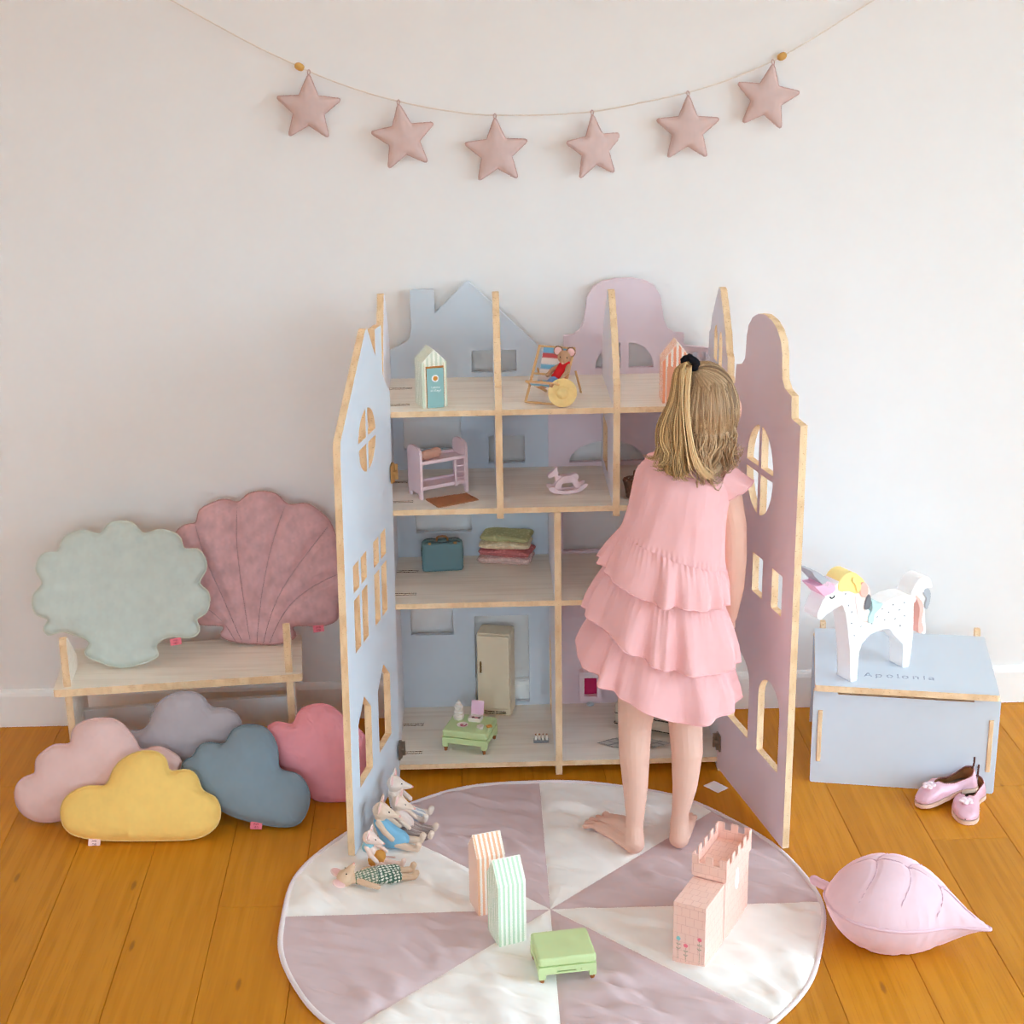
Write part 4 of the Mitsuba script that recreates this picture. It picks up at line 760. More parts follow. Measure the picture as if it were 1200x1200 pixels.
# wicker basket, fireplace, sofa, blanket, chair in the right-hand rooms
k = thing('wicker_basket', 'small dark brown wicker doll basket beside the girl\'s left arm', 'basket'); wk = mat('wicker', (128, 92, 74), .8, .15); bo = np.array((.345, -.290, Z2))
part(k, 'base', place(pr([(0, 0), (.017, 0), (.017, .003), (0, .003)]), bo), wk)
for i in range(9):
    z = .004+.0047*i; r = .017+.008*(i/8)**1.3+.0006; a = np.linspace(0, 2*math.pi, 61)
    part(k, 'woven_ring', place(tube(np.column_stack([(r+.0012*np.cos(12*a+i*math.pi))*np.cos(a), (r+.0012*np.cos(12*a+i*math.pi))*np.sin(a), z+0*a]), .0022, 6, False), bo), wk, True)
part(k, 'handle', place(tube(spline([(0, -.024, .042), (0, -.016, .056), (0, 0, .060), (0, .016, .056), (0, .024, .042)], 24), .0024, 6), bo), wk, True)
k = thing('toy_television', 'small pale pink toy set with a crimson screen on a glassy foot, kitchen back wall', 'toy television'); FP = (.262, -.046, Z4)
fr_ = extr(sbox(-.028, .017, .028, .095).difference(sbox(-.016, .029, .016, .080)), .03)
part(k, 'frame', place(frame(fr_, np.array((0, .015, 0)), np.array((1.0, 0, 0)), np.array((0, 0, 1.0)), np.array((0, -1.0, 0))), FP), pkm)
part(k, 'screen', place(cbox(.0316, .004, .0506, .0004, (0, .004, .0292)), FP), mat('crimson', (196, 36, 92), .5, .3), label='crimson screen')
part(k, 'foot', place(pr([(0, 0), (.009, 0), (.010, .003), (.005, .006), (.006, .0165), (0, .0165)]), FP), mat('glassy', (206, 218, 222), .15, .5), 40)
k = thing('doll_sofa', 'beige canvas doll sofa with dark piping behind the girl\'s legs', 'sofa'); so = (.405, -.190, Z4); sq = lambda m: place(m, so, rz=-27)
can = lambda m: mottled(m.vertices, (190, 174, 156), .05, 120)
for nm, m in (('seat', rbox(.150, .075, .032, .008, (0, -.005, .014))), ('backrest', rbox(.150, .024, .070, .009, (0, .034, .040))), ('armrest', rbox(.024, .078, .056, .009, (-.075, -.002, .016))), ('armrest', rbox(.024, .078, .056, .009, (.075, -.002, .016))), ('cushion', rbox(.040, .018, .040, .008, (-.042, .010, .047)))):
    m = sq(m.subdivide()); part(k, nm, m, 'mat_fabric', 40 if False else True, can(m))
part(k, 'piping', sq(cat([tube([(-.085, -.041, z), (.085, -.041, z)], .0013, 6) for z in (.017, .045)]+[tube([(-.087, -.041, .018), (-.087, .036, .018)], .0013, 6)])), mat('piping_dark', (64, 56, 52), .8, .1), True)
for x in (-.075, .075):
    for y in (-.032, .032): part(k, 'leg', sq(place(lathe([(0, 0), (.004, 0), (.004, .018), (0, .018)], 12), (x, y, 0))), porc)
k = thing('doll_blanket', 'grey checked doll blanket spread on the floor before the doll sofa', 'blanket')
V = []; nx = 40; qd = np.array([(.262, -.262), (.352, -.318), (.440, -.272), (.345, -.222)])
for j in range(nx):
    for i in range(nx):
        u, v = i/(nx-1), j/(nx-1); p = (1-v)*((1-u)*qd[0]+u*qd[1])+v*((1-u)*qd[3]+u*qd[2]); V.append((p[0], p[1], Z4+.0015+.0012*math.sin(9*u+4*v)**2))
V = np.array(V); F = [(j*nx+i, j*nx+i+1, (j+1)*nx+i+1) for j in range(nx-1) for i in range(nx-1)]+[(j*nx+i, (j+1)*nx+i+1, (j+1)*nx+i) for j in range(nx-1) for i in range(nx-1)]
ij = np.array([(i, j) for j in range(nx) for i in range(nx)]); ck = ((ij[:, 0] % 10 < 2) | (ij[:, 1] % 10 < 2))
solo(k, trimesh.Trimesh(V, np.array(F), process=False), 'mat_fabric', True, np.where(ck[:, None], np.array(lin(140, 140, 138)), np.array(lin(186, 184, 178))))
k = thing('doll_chair', 'dark wire doll chair at the right end of the dollhouse floor', 'chair'); dkm = mat('wire', (70, 62, 60), .5, .3); co = (.487, -.262, Z4)
dcp = lambda m: place(m, co, rz=-20)
for x in (-.018, .018): part(k, 'frame', dcp(tube(spline([(x, -.018, .0012), (x, -.014, .035), (x, .014, .037), (x, .018, .085)], 24), .0012, 6)), dkm, True); part(k, 'leg', dcp(tube([(x, .014, .037), (x, .022, .0012)], .0012, 6)), dkm, True)
for i in range(6): part(k, 'slat', dcp(tube([(-.018, -.014+.0055*i, .0362), (.018, -.014+.0055*i, .0362)], .0011, 6)), dkm, True)
for i in range(5): part(k, 'slat', dcp(tube([(-.018, .0155+.0005*i, .046+.009*i), (.018, .0155+.0005*i, .046+.009*i)], .0011, 6)), dkm, True)
# deck chair and straw hat on the top shelf
k = thing('deck_chair', 'wooden toy deck chair with a striped sling on the top shelf', 'deck chair'); dp = lambda m: place(m, (.161, -.262, HZ), rz=-24); W = .041
def stick(par, name, a, b, r=.0032): part(par, name, dp(tube([a, b], r, 8)), wood, 30)
for x in (-W, W): stick(k, 'back_rail', (x, -.055, .003), (x, .034, .112)); stick(k, 'seat_rail', (x*.86, -.062, .052), (x*.86, .056, .003)); stick(k, 'prop', (x*1.1, .030, .060), (x*1.1, .064, .004), .0026)
for a in ((-.055, .004), (.034, .110), (-.010, .058)): stick(k, 'crossbar', (-W, a[0], a[1]), (W, a[0], a[1]), .0024)
stick(k, 'crossbar', (-W*.86, -.060, .052), (W*.86, -.060, .052), .0024)
cv = spline([(0, -.062, .054), (0, -.045, .040), (0, -.020, .034), (0, .0, .050), (0, .018, .080), (0, .034, .1125)], 40); V = []; C = []; ns = 14
bands = [(232, 214, 208), (122, 176, 206), (232, 220, 214), (196, 90, 92), (120, 172, 202), (226, 214, 210)]
for j, p in enumerate(cv):
    for i in range(ns): V.append((-.031+.062*i/(ns-1), p[1], p[2])); C.append(lin(*bands[(j*2//7) % 6]))
F = [(j*ns+i, j*ns+i+1, (j+1)*ns+i+1) for j in range(39) for i in range(ns-1)]+[(j*ns+i, (j+1)*ns+i+1, (j+1)*ns+i) for j in range(39) for i in range(ns-1)]
part(k, 'sling', dp(trimesh.Trimesh(np.array(V), np.array(F), process=False)), 'mat_fabric', True, np.array(C), 'blue, white and red striped sling')
k = thing('straw_hat', 'small straw hat leaning against the toy deck chair', 'hat'); n = 48
prof = [(0, .0125), (.007, .012), (.0115, .009), (.0132, .0035), (.0145, .001), (.022, .0006), (.0315, .0018), (.0317, .0008), (.022, -.0006), (.0145, -.0003), (.0122, .003), (.0105, .0078), (.006, .0105), (0, .011)]
m = lathe(prof, n).subdivide(); m = place(place(m, rx=68), (.181, -.332, HZ+.0315), rz=-8)
solo(k, m, 'mat_fabric', True, mottled(m.vertices, (236, 208, 146), .10, 160))

# ---------------------------------------------------------------- cloth mice by the left door
mink = mat('mouse_dark', (38, 32, 32), .5, .3)
def mouse(key, loc, yaw, s, col, head=(0, 0), lean=.012, lying=False, legs=1.0, arms=((.014, .024, .028), (.014, -.024, .028)), ear=None):
    """small linen doll; returns a placer so that clothes can follow. local x = the way it faces"""
    P = lambda m: place(trimesh.Trimesh(np.array(m.vertices)*s, m.faces, process=False), loc, rz=yaw)
    if lying:
        pel, nk, hd_ = np.array([0, 0, .014]), np.array([-.048, 0, .014]), np.array([-.066, .0, .018]); up = np.array([-1.0, 0, .1]); fw = np.array([.35, -.2, .9])
        feet = [((.030, sy*.010, .011), (.056, sy*.013, .009), (.060, sy*.014, .017)) for sy in (1, -1)]
    else:
        pel, nk, hd_ = np.array([0, 0, .017]), np.array([-lean, 0, .054]), np.array([-lean+.003, 0, .070]); up = np.array([-.15, 0, 1.0]); fw = np.array([1.0, 0, -.12])
        feet = [((.028*legs, sy*.012, .0095), (.056*legs, sy*.016, .0075), (.060*legs, sy*.017, .017)) for sy in (1, -1)]
    h = math.radians(head[0]); fw = np.array([fw[0]*math.cos(h)-fw[1]*math.sin(h), fw[0]*math.sin(h)+fw[1]*math.cos(h), fw[2]+math.sin(math.radians(head[1]))]); fw /= np.linalg.norm(fw)
    up = up-fw*(up@fw); up /= np.linalg.norm(up); sd = np.cross(up, fw)
    B = [(pel, .015, nk, .0095), (nk, .0085, hd_, .013), (hd_, .0155, hd_+fw*.012-up*.002, .010), (hd_+fw*.012-up*.002, .010, hd_+fw*.031-up*.004, .0036)]
    for f in feet: B += chain([pel+np.array([.006, np.sign(f[0][1])*.008, -.002]), f[0], f[1], f[2]], [.0085, .0068, .0055, .0058])
    for i, a in enumerate(arms):
        sh = nk+np.array([0, (.010, -.010)[i], -.004]) if not lying else nk+np.array([.006, (.010, -.010)[i], 0]); el_ = (sh+np.array(a))/2+np.array([0, (.005, -.005)[i], .001]); B += chain([sh, el_, np.array(a)], [.0058, .005, .0048])
    m = P(bones(B, .0022, 6, 14)); part(key, 'body', m, 'mat_fabric', True, mottled(m.vertices, col, .06, 200))
    for sy in (1, -1):
        c = hd_+sd*sy*.0145+up*.0125-fw*.003; R = np.eye(4); R[:3, 0], R[:3, 1], R[:3, 2], R[:3, 3] = sd, up, fw+sd*sy*.35, c; 
        e = trimesh.creation.icosphere(2, 1); e.vertices *= (.0115, .0125, .0022); e.apply_transform(R); q = P(e); part(key, 'ear', q, 'mat_fabric', True, mottled(q.vertices, ear or col, .05, 200))
        e = trimesh.creation.icosphere(2, 1); e.vertices *= (.0088, .0096, .0012); e.vertices[:, 2] += .0018; e.apply_transform(R); q = P(e); part(key, 'inner_ear', q, 'mat_fabric', True, mottled(q.vertices, (232, 190, 186), .03, 200))
        e = trimesh.creation.icosphere(1, .0014); e.apply_translation(hd_+fw*.0155+sd*sy*.0078+up*.0042); part(key, 'eye', P(e), mink, True)
    e = trimesh.creation.icosphere(1, .0024); e.apply_translation(hd_+fw*.0345-up*.004); q = P(e); part(key, 'nose', q, 'mat_fabric', True, mottled(q.vertices, (226, 168, 160), .02))
    tl_ = P(tube(spline([pel+np.array([-.012, .004, -.008]), pel+np.array([-.020, .022, -.013]), pel+np.array([.004, .042, -.0145]), pel+np.array([.026, .046, -.0145])], 24), np.linspace(.0022, .0012, 24), 6)); part(key, 'tail', tl_, 'mat_fabric', True, mottled(tl_.vertices, (226, 190, 178), .03))
    def wear(name, B, c, fn=None, label=None):
        q = P(bones(B, .0022, 4, 18)); cc = mottled(q.vertices, c, .05, 120)
        if fn is not None: cc = np.where(fn(q.vertices)[:, None], np.array(lin(*c)), np.array(lin(*fn.other)))
        part(key, name, q, 'mat_fabric', True, cc, label)
    return pel, nk, feet, wear
linen = (226, 206, 190)
def stripes(axis, step, other, off=0):
    f = lambda V: ((V@np.array(axis))/step+off) % 1 > .45
    f.other = other; return f
def check(step, other):
    f = lambda V: (((V[:, 0]*.9+V[:, 1]*.4)/step) % 1 > .4) & (((V[:, 1]*.9-V[:, 0]*.4+V[:, 2])/step) % 1 > .4)
    f.other = other; return f
k = thing('toy_mouse', 'cream cloth mouse in a white blouse sitting highest, nearest the dollhouse', 'toy mouse')
pel, nk, ft, wear = mouse(k, (-.198, -.540, RZ*.9), -18, 1.15, (230, 214, 202), (8, 6), .010)
wear('blouse', [(pel+np.array([0, 0, .006]), .0175, nk-np.array([0, 0, .004]), .0112)], (240, 226, 216)); 
for f in ft: wear('trouser_leg', [(pel+np.array([.004, np.sign(f[0][1])*.008, 0]), .0115, np.array(f[0])*.9, .0098), (np.array(f[0])*.9, .0098, np.array(f[1])*.78, .0085)], (190, 196, 206), stripes((.3, 1, 0), .007, (236, 234, 232)), 'striped trouser leg')
k = thing('toy_mouse', 'beige cloth mouse with grey-brown striped trousers between the two taller mice', 'toy mouse')
pel, nk, ft, wear = mouse(k, (-.180, -.618, RZ), -14, 1.05, (226, 204, 188), (0, -4), .016)
wear('shirt', [(pel+np.array([0, 0, .008]), .0172, nk-np.array([0, 0, .004]), .0112)], (226, 208, 200))
for f in ft: wear('trouser_leg', [(pel+np.array([.002, np.sign(f[0][1])*.008, 0]), .0125, np.array(f[0])*.9, .0102), (np.array(f[0])*.9, .0102, np.array(f[1])*.86, .009)], (150, 130, 126), stripes((.2, 1, 0), .006, (176, 158, 152)), 'grey-brown striped trouser leg')
k = thing('toy_mouse', 'tan cloth mouse in a bright blue dress sitting against the left door', 'toy mouse')
pel, nk, ft, wear = mouse(k, (-.216, -.668, RZ), -12, 1.2, (220, 196, 176), (4, -4), .014, ear=(206, 180, 160))
wear('dress', [(pel+np.array([.006, 0, .002]), .0205, nk-np.array([0, 0, .006]), .0115), (pel+np.array([.006, 0, .002]), .0205, pel+np.array([.022, 0, -.002]), .0165)], (128, 178, 206), label='bright blue dress')
k = thing('toy_mouse', 'small pale cloth mouse in a blue scarf and orange trousers leaning on the door edge', 'toy mouse')
pel, nk, ft, wear = mouse(k, (-.238, -.752, RZ), -22, .95, (236, 214, 204), (10, -8), .016)
wear('scarf', [(nk+np.array([-.002, 0, -.008]), .0135, nk+np.array([.001, 0, .002]), .0125)], (142, 190, 206), label='blue scarf'); wear('trousers', [(pel, .0178, pel+np.array([.010, 0, .012]), .0135)], (206, 146, 74), label='orange trousers')
k = thing('toy_mouse', 'brown-headed cloth mouse in green checked shorts lying at the foot of the door', 'toy mouse')
pel, nk, ft, wear = mouse(k, (-.222, -.812, RZ), 12, 1.15, (216, 186, 158), (0, 0), 0, True, arms=((-.010, .034, .009), (-.012, -.030, .009)), ear=(236, 204, 196))
wear('vest', [(pel+np.array([-.012, 0, .001]), .0165, nk+np.array([.008, 0, 0]), .0128)], (226, 214, 198), check(.007, (110, 130, 112)), 'pale checked vest')
for sy in (1, -1): wear('trouser_leg', [(pel+np.array([-.004, 0, .001]), .0165, np.array([.024, sy*.010, .013]), .0118)], (232, 230, 222), check(.008, (72, 104, 88)), 'green and white checked leg')
k = thing('toy_mouse', 'brown cloth mouse in a red top sitting in the toy deck chair', 'toy mouse')
pel, nk, ft, wear = mouse(k, (.176, -.283, HZ+.031), -138, .95, (186, 146, 116), (40, 0), .020, legs=.7, ear=(150, 112, 88))
wear('top', [(pel+np.array([0, 0, .006]), .0178, nk-np.array([0, 0, .002]), .0125)], (206, 40, 44), label='red top'); wear('trousers', [(pel+np.array([.002, 0, -.001]), .0168, pel+np.array([.024, 0, -.002]), .0125)], (110, 140, 186), label='blue trousers')

# ---------------------------------------------------------------- the girl
girl = thing('person', 'barefoot girl in a tiered pink dress standing on the rug with her back turned', 'person')
A = lambda *p: np.array(p, float)
FZ = .0096
LB = []
LB += chain([A(.338, -.652, .50), A(.322, -.660, .38), A(.311, -.671, .285), A(.3085, -.688, .225), A(.311, -.692, .15), A(.310, -.700, .085), A(.308, -.703, .060)], [.062, .047, .0355, .0325, .0265, .0196, .0190])
LB += chain([A(.308, -.703, .060), A(.306, -.724, FZ+.0225)], [.0188, .0222]) + chain([A(.306, -.722, FZ+.022), A(.270, -.667, FZ+.0165), A(.240, -.632, FZ+.0125)], [.0218, .0165, .0125]) + chain([A(.305, -.702, .052), A(.283, -.655, FZ+.030), A(.262, -.608, FZ+.0150)], [.021, .0205, .0145]) + chain([A(.240, -.632, FZ+.0125), A(.262, -.608, FZ+.0145)], [.0120, .0145])
LB += chain([A(.284, -.655, FZ+.028), A(.250, -.620, FZ+.016)], [.019, .0135])
for b, t, r in ((A(.263, -.606, FZ+.012), A(.258, -.577, FZ+.0095), .0088), (A(.254, -.612, FZ+.012), A(.240, -.583, FZ+.008), .0062), (A(.246, -.618, FZ+.012), A(.225, -.592, FZ+.0075), .0060), (A(.240, -.625, FZ+.011), A(.214, -.604, FZ+.007), .0057), (A(.236, -.632, FZ+.010), A(.209, -.618, FZ+.0065), .0055)):
    LB += chain([b, (b+t)/2+A(0, 0, .0030), t], [r, r*.92, r*1.02])
LB += chain([A(.408, -.650, .50), A(.414, -.656, .38), A(.417, -.667, .285), A(.4195, -.686, .225), A(.416, -.691, .15), A(.4065, -.694, .085), A(.405, -.695, .060)], [.062, .047, .036, .0335, .0265, .0180, .0182])
LB += chain([A(.405, -.695, .060), A(.404, -.706, FZ+.0222)], [.0180, .0218]) + chain([A(.404, -.704, FZ+.022), A(.424, -.655, FZ+.0165), A(.441, -.612, FZ+.0120)], [.0215, .0165, .0118]) + chain([A(.406, -.690, .052), A(.412, -.645, FZ+.030), A(.414, -.598, FZ+.0145)], [.0205, .0200, .0140]) + chain([A(.414, -.598, FZ+.0145), A(.441, -.612, FZ+.012)], [.0140, .0118]) + chain([A(.414, -.645, FZ+.028), A(.428, -.605, FZ+.015)], [.0185, .013])
for b, t, r in ((A(.414, -.597, FZ+.012), A(.416, -.573, FZ+.0095), .0092), (A(.423, -.599, FZ+.011), A(.428, -.573, FZ+.008), .0072), (A(.430, -.603, FZ+.011), A(.438, -.577, FZ+.0075), .0069), (A(.437, -.608, FZ+.010), A(.446, -.583, FZ+.007), .0065), (A(.442, -.613, FZ+.010), A(.453, -.591, FZ+.0065), .0062)):
    LB += chain([b, (b+t)/2+A(0, 0, .0025), t], [r, r*.92, r*.95])
LB += [(A(.345, -.652, .50), .068, A(.402, -.652, .50), .068), (A(.352, -.652, .52), .066, A(.366, -.652, .66), .058), (A(.400, -.652, .52), .066, A(.420, -.652, .66), .058), (A(.368, -.652, .66), .060, A(.385, -.648, .79), .052), (A(.418, -.652, .66), .060, A(.455, -.650, .775), .050)]
LB += chain([A(.385, -.648, .79), A(.357, -.634, .830)], [.052, .030]) + chain([A(.455, -.650, .775), A(.489, -.655, .798)], [.050, .031]) + [(A(.420, -.648, .80), .048, A(.430, -.648, .855), .033), (A(.430, -.648, .85), .0325, A(.441, -.642, .905), .031)]
def hand(wr, dr_, up_, s, curl, fw):
    """palm, four fingers and a thumb; dr_ = along the hand, up_ = towards the thumb side, fw = palm side"""
    dr_, up_, fw = (x/np.linalg.norm(x) for x in (dr_, up_, fw)); L = [(wr, .0135*s, wr+dr_*.020*s, .0125*s)]
    for i, (o, ln, r) in enumerate(((.0125, .036, .0052), (.0045, .040, .0054), (-.0038, .037, .0052), (-.0115, .029, .0046))):
        k0 = wr+dr_*.038*s+up_*o*s; L += [(wr+dr_*.012*s+up_*o*.6*s, .0095*s, k0, .0078*s)]; p = k0; d = dr_.copy()
        for j, f in enumerate((.44, .32, .26)):
            a = math.radians(curl[j]); d = d*math.cos(a)+fw*math.sin(a); d /= np.linalg.norm(d); q = p+d*ln*f*s; L += [(p, r*s*(1-.08*j), q, r*s*(.94-.08*j))]; p = q
    t0 = wr+dr_*.012*s+up_*.010*s; t1 = t0+(dr_*.5+up_*.8+fw*.25)*.020*s; t2 = t1+(dr_*.85+up_*.35+fw*.35)*.018*s
    return L+[(t0, .0085*s, t1, .0066*s), (t1, .0064*s, t2, .0054*s)]
LB += chain([A(.489, -.655, .798), A(.507, -.658, .715), A(.511, -.660, .648), A(.511, -.652, .58), A(.508, -.640, .512)], [.031, .0275, .0255, .0235, .0165])
LB += hand(A(.508, -.638, .505), A(.10, .18, -1), A(0, 1, .15), .95, (18, 24, 20), A(-1, 0, 0))
LB += chain([A(.357, -.634, .830), A(.357, -.580, .806), A(.362, -.535, .782), A(.380, -.470, .765), A(.393, -.418, .752)], [.031, .0265, .0245, .021, .0160])
LB += hand(A(.394, -.412, .751), A(.15, 1, -.05), A(1, -.1, .2), .9, (20, 30, 25), A(0, 0, -1))
sk = bones(LB, .0032, 5, 20)
part(girl, 'body', sk, 'mat_skin', True, np.clip(mottled(sk.vertices, (226, 182, 164), .025, 35, 4), 0, 1))
# head
HC = A(.446, -.645, .958)
def ellm(c, r, n=48): return m3.Manifold.sphere(1, n).scale(tuple(map(float, r))).translate(tuple(map(float, c)))
H = ellm(HC, (.060, .074, .086))+ellm(HC+A(0, .018, -.032), (.050, .052, .058))+ellm(HC+A(0, .062, -.022), (.008, .014, .010), 20)+ellm(HC+A(0, .056, -.006), (.006, .012, .020), 20)
H = H+ellm(HC+A(-.024, .050, -.036), (.018, .018, .018), 20)+ellm(HC+A(.024, .050, -.036), (.018, .018, .018), 20)+ellm(HC+A(0, .052, -.076), (.014, .014, .012), 20)
hm = tm(H.refine_to_length(.004)); trimesh.smoothing.filter_taubin(hm, lamb=.5, nu=.53, iterations=10)
hk = part(girl, 'head', hm, 'mat_skin', True, mottled(hm.vertices, (228, 188, 168), .025, 35, 4))
for sx in (-1, 1):
    P = spline([(0, 0, -.018), (.0, -.010, -.012), (.001, -.016, .002), (.001, -.013, .015), (0, -.003, .019), (0, .004, .012)], 30)*A(1, 1, 1); P[:, 0] *= sx
    ear = cat([tube(P+HC+A(sx*.0640, -.008, -.004), np.linspace(.004, .0035, 30), 8), place(ellip := trimesh.creation.icosphere(2, 1), (0, 0, 0))]) if False else tube(P+HC+A(sx*.0640, -.008, -.004), .0040, 8)
    q = trimesh.creation.icosphere(2, 1); q.vertices *= (.0035, .0125, .0165); q.apply_translation(HC+A(sx*.0620, -.013, -.002)); ear = cat([ear, q])
    part(hk, 'ear', ear, 'mat_skin', True, mottled(ear.vertices, (226, 172, 156), .03, 40))
    e = trimesh.creation.icosphere(2, .0095); e.apply_translation(HC+A(sx*.0235, .0585, -.004)); part(hk, 'eye', e, white_p, True)
    e = trimesh.creation.icosphere(2, .0050); e.apply_translation(HC+A(sx*.0235, .0640, -.0045)); part(hk, 'iris', e, mat('iris', (88, 110, 128), .2, .5), True)
    b = tube(spline([HC+A(sx*.014, .066, .013), HC+A(sx*.026, .065, .017), HC+A(sx*.038, .056, .013)], 12), [.0008]+[.0016]*10+[.0007], 6); part(hk, 'eyebrow', b, mat('brow', (150, 116, 78), .8, .1), True)
for dz, r in ((0, .0030), (-.0048, .0036)):
    t = tube(spline([HC+A(-.016, .0605, -.050+dz), HC+A(-.006, .0670, -.048+dz), HC+A(0, .0675, -.0485+dz), HC+A(.006, .0670, -.048+dz), HC+A(.016, .0605, -.050+dz)], 20), np.r_[.0008, np.full(18, r), .0008], 8); part(hk, 'lip', t, mat('lip', (206, 120, 116), .4, .3), True)

# dress: lofted rings C + a cos + b sin, b points to the viewer
DC = (234, 180, 181)
def ring(C, a, b, phi, q=None): return np.array(C)+np.outer(np.cos(phi), a)+np.outer(np.sin(phi), b)
def sheet(Pf, nu, nv, par, name, seed=0, label=None, hem=True):
    phi = np.linspace(0, 2*math.pi, nu, endpoint=False); V = np.vstack([Pf(phi, v) for v in np.linspace(0, 1, nv)]); F = []
    i, j = np.meshgrid(np.arange(nv-1), np.arange(nu), indexing='ij'); i, j = i.ravel(), j.ravel(); j2 = (j+1) % nu
    F = np.vstack([np.stack([i*nu+j, (i+1)*nu+j, i*nu+j2], 1), np.stack([i*nu+j2, (i+1)*nu+j, (i+1)*nu+j2], 1)])
    m = trimesh.Trimesh(V, F, process=False)
    if hem:
        t = tube(np.vstack([V[-nu:], V[-nu:-nu+1]]), .0011, 5, False); m = cat([m, t])
    return part(par, name, m, 'mat_fabric', True, mottled(m.vertices, DC, .02, 40, seed), label)
RG = [((.430, -.650, .866), (.040, 0, -.008), (0, -.041, -.004)), ((.430, -.650, .850), (.043, 0, -.010), (0, -.045, -.004)), ((.425, -.650, .842), (.066, 0, -.015), (0, -.058, -.003)), ((.417, -.651, .832), (.086, 0, -.019), (0, -.068, -.002)), ((.409, -.652, .808), (.0955, 0, -.022), (0, -.079, 0)),
      ((.402, -.654, .770), (.096, 0, -.026), (0, -.087, .002)), ((.395, -.656, .72), (.099, 0, -.034), (0, -.093, .004)), ((.387, -.658, .668), (.107, 0, -.041), (0, -.099, .005))]
from scipy.interpolate import PchipInterpolator
RGa = np.array([np.r_[c, a, b] for c, a, b in RG]); RGf = PchipInterpolator([0, .09, .16, .24, .36, .54, .77, 1], RGa)
def bodice(phi, v):
    q = RGf(v); P = ring(q[:3], q[3:6], q[6:9], phi); n = np.stack([np.cos(phi), -np.sin(phi), 0*phi], 1)
    f = (meshkit.noise(np.stack([np.cos(phi)*3.2, np.sin(phi)*3.2+v*1.2, v*1.6+0*phi], -1), 3)-.5)*.009*min(1, v*3)+(meshkit.noise(np.stack([np.cos(phi)*8, np.sin(phi)*8, v*2.5+0*phi], -1), 5)-.5)*.0022*min(1, v*3)
    g = .0016*np.sin(64*phi)*max(0, v-.93)/.07
    return P+n*(f+g)[:, None]
dress = sheet(bodice, 260, 70, girl, 'dress', 1, 'pink sleeveless bodice with a small stand collar', False)
def collar(phi, v):
    P = ring((.430, -.650, .846), (.0445, 0, -.009), (0, -.0465, -.004), phi); n = np.stack([np.cos(phi), -np.sin(phi), 0*phi], 1)
    return P+n*(.0012+.0022*math.sin(v*math.pi)-.004*v)+A(0, 0, .026*v-.003)
sheet(collar, 160, 12, dress, 'collar', 8)
def tier(top, hem, seed, n, amp, zamp):
    r = np.random.default_rng(seed); ph = r.uniform(0, 6.28, 8)
    def f(phi, v):
        e = 1-(1-v)**1.5
        q = np.array([np.r_[c, a, b] for c, a, b in (top, hem)]); q = q[0]+(q[1]-q[0])*np.r_[[v, v, v], [e]*6]
        P = ring(q[:3], q[3:6], q[6:9], phi); nn = np.stack([np.cos(phi), -np.sin(phi), 0*phi], 1)
        w = phi+.16*np.sin(3*phi+ph[0])+.09*np.sin(5*phi+ph[1]); m_ = .65+.35*np.sin(2*phi+ph[4])
        s = np.sin(n*w+ph[2]); fold = (np.sign(s)*np.abs(s)**.8*.6*m_+.45*np.sin((n+5)*w+ph[3]+.8*v))*amp*v**.8
        gat = (.0021*np.sin(46*w+ph[5])+.0012*np.sin(71*phi))*np.exp(-v/.22)
        P = P+nn*(fold+gat)[:, None]; P[:, 2] += (zamp*np.sin(3*phi+ph[6])+zamp*.5*np.sin(7*phi+ph[7]))*v
        return P
    return f
Wr = ((.387, -.658, .669), (.108, 0, -.041), (0, -.100, .005))
sheet(tier(((.366, -.660, .500), (.122, 0, -.038), (.010, -.104, -.018)), ((.356, -.664, .399), (.168, 0, -.046), (.016, -.122, -.050)), 31, 9, .0145, .007), 360, 36, dress, 'ruffle', 2)
sheet(tier(((.374, -.660, .605), (.112, 0, -.036), (.010, -.104, -.012)), ((.364, -.662, .486), (.158, 0, -.050), (.018, -.126, -.030)), 32, 10, .0135, .006), 360, 36, dress, 'ruffle', 3)
sheet(tier(Wr, ((.3685, -.662, .606), (.130, 0, -.033), (.014, -.124, -.020)), 33, 11, .0125, .0045), 360, 34, dress, 'ruffle', 4)
def sleeve(c0, d, sd, r0, r1):
    d = d/np.linalg.norm(d); u = np.cross(d, A(0, 1, 0)); u /= np.linalg.norm(u); w = np.cross(d, u)
    def f(phi, v):
        r = r0+(r1-r0)*v; ln = .060*v*(.75+.35*np.cos(phi)*sd); return c0+np.outer(ln, d)+np.outer(np.cos(phi)*r, u)+np.outer(np.sin(phi)*r*1.1, w)+np.outer(.0016*v*np.sin(9*phi), u)
    return f
sheet(sleeve(A(.470, -.653, .812), A(.80, 0, -.50), 1, .044, .037), 90, 16, dress, 'cap_sleeve', 5); sheet(sleeve(A(.372, -.642, .834), A(-.30, .80, -.25), 0, .036, .034), 90, 16, dress, 'cap_sleeve', 6)

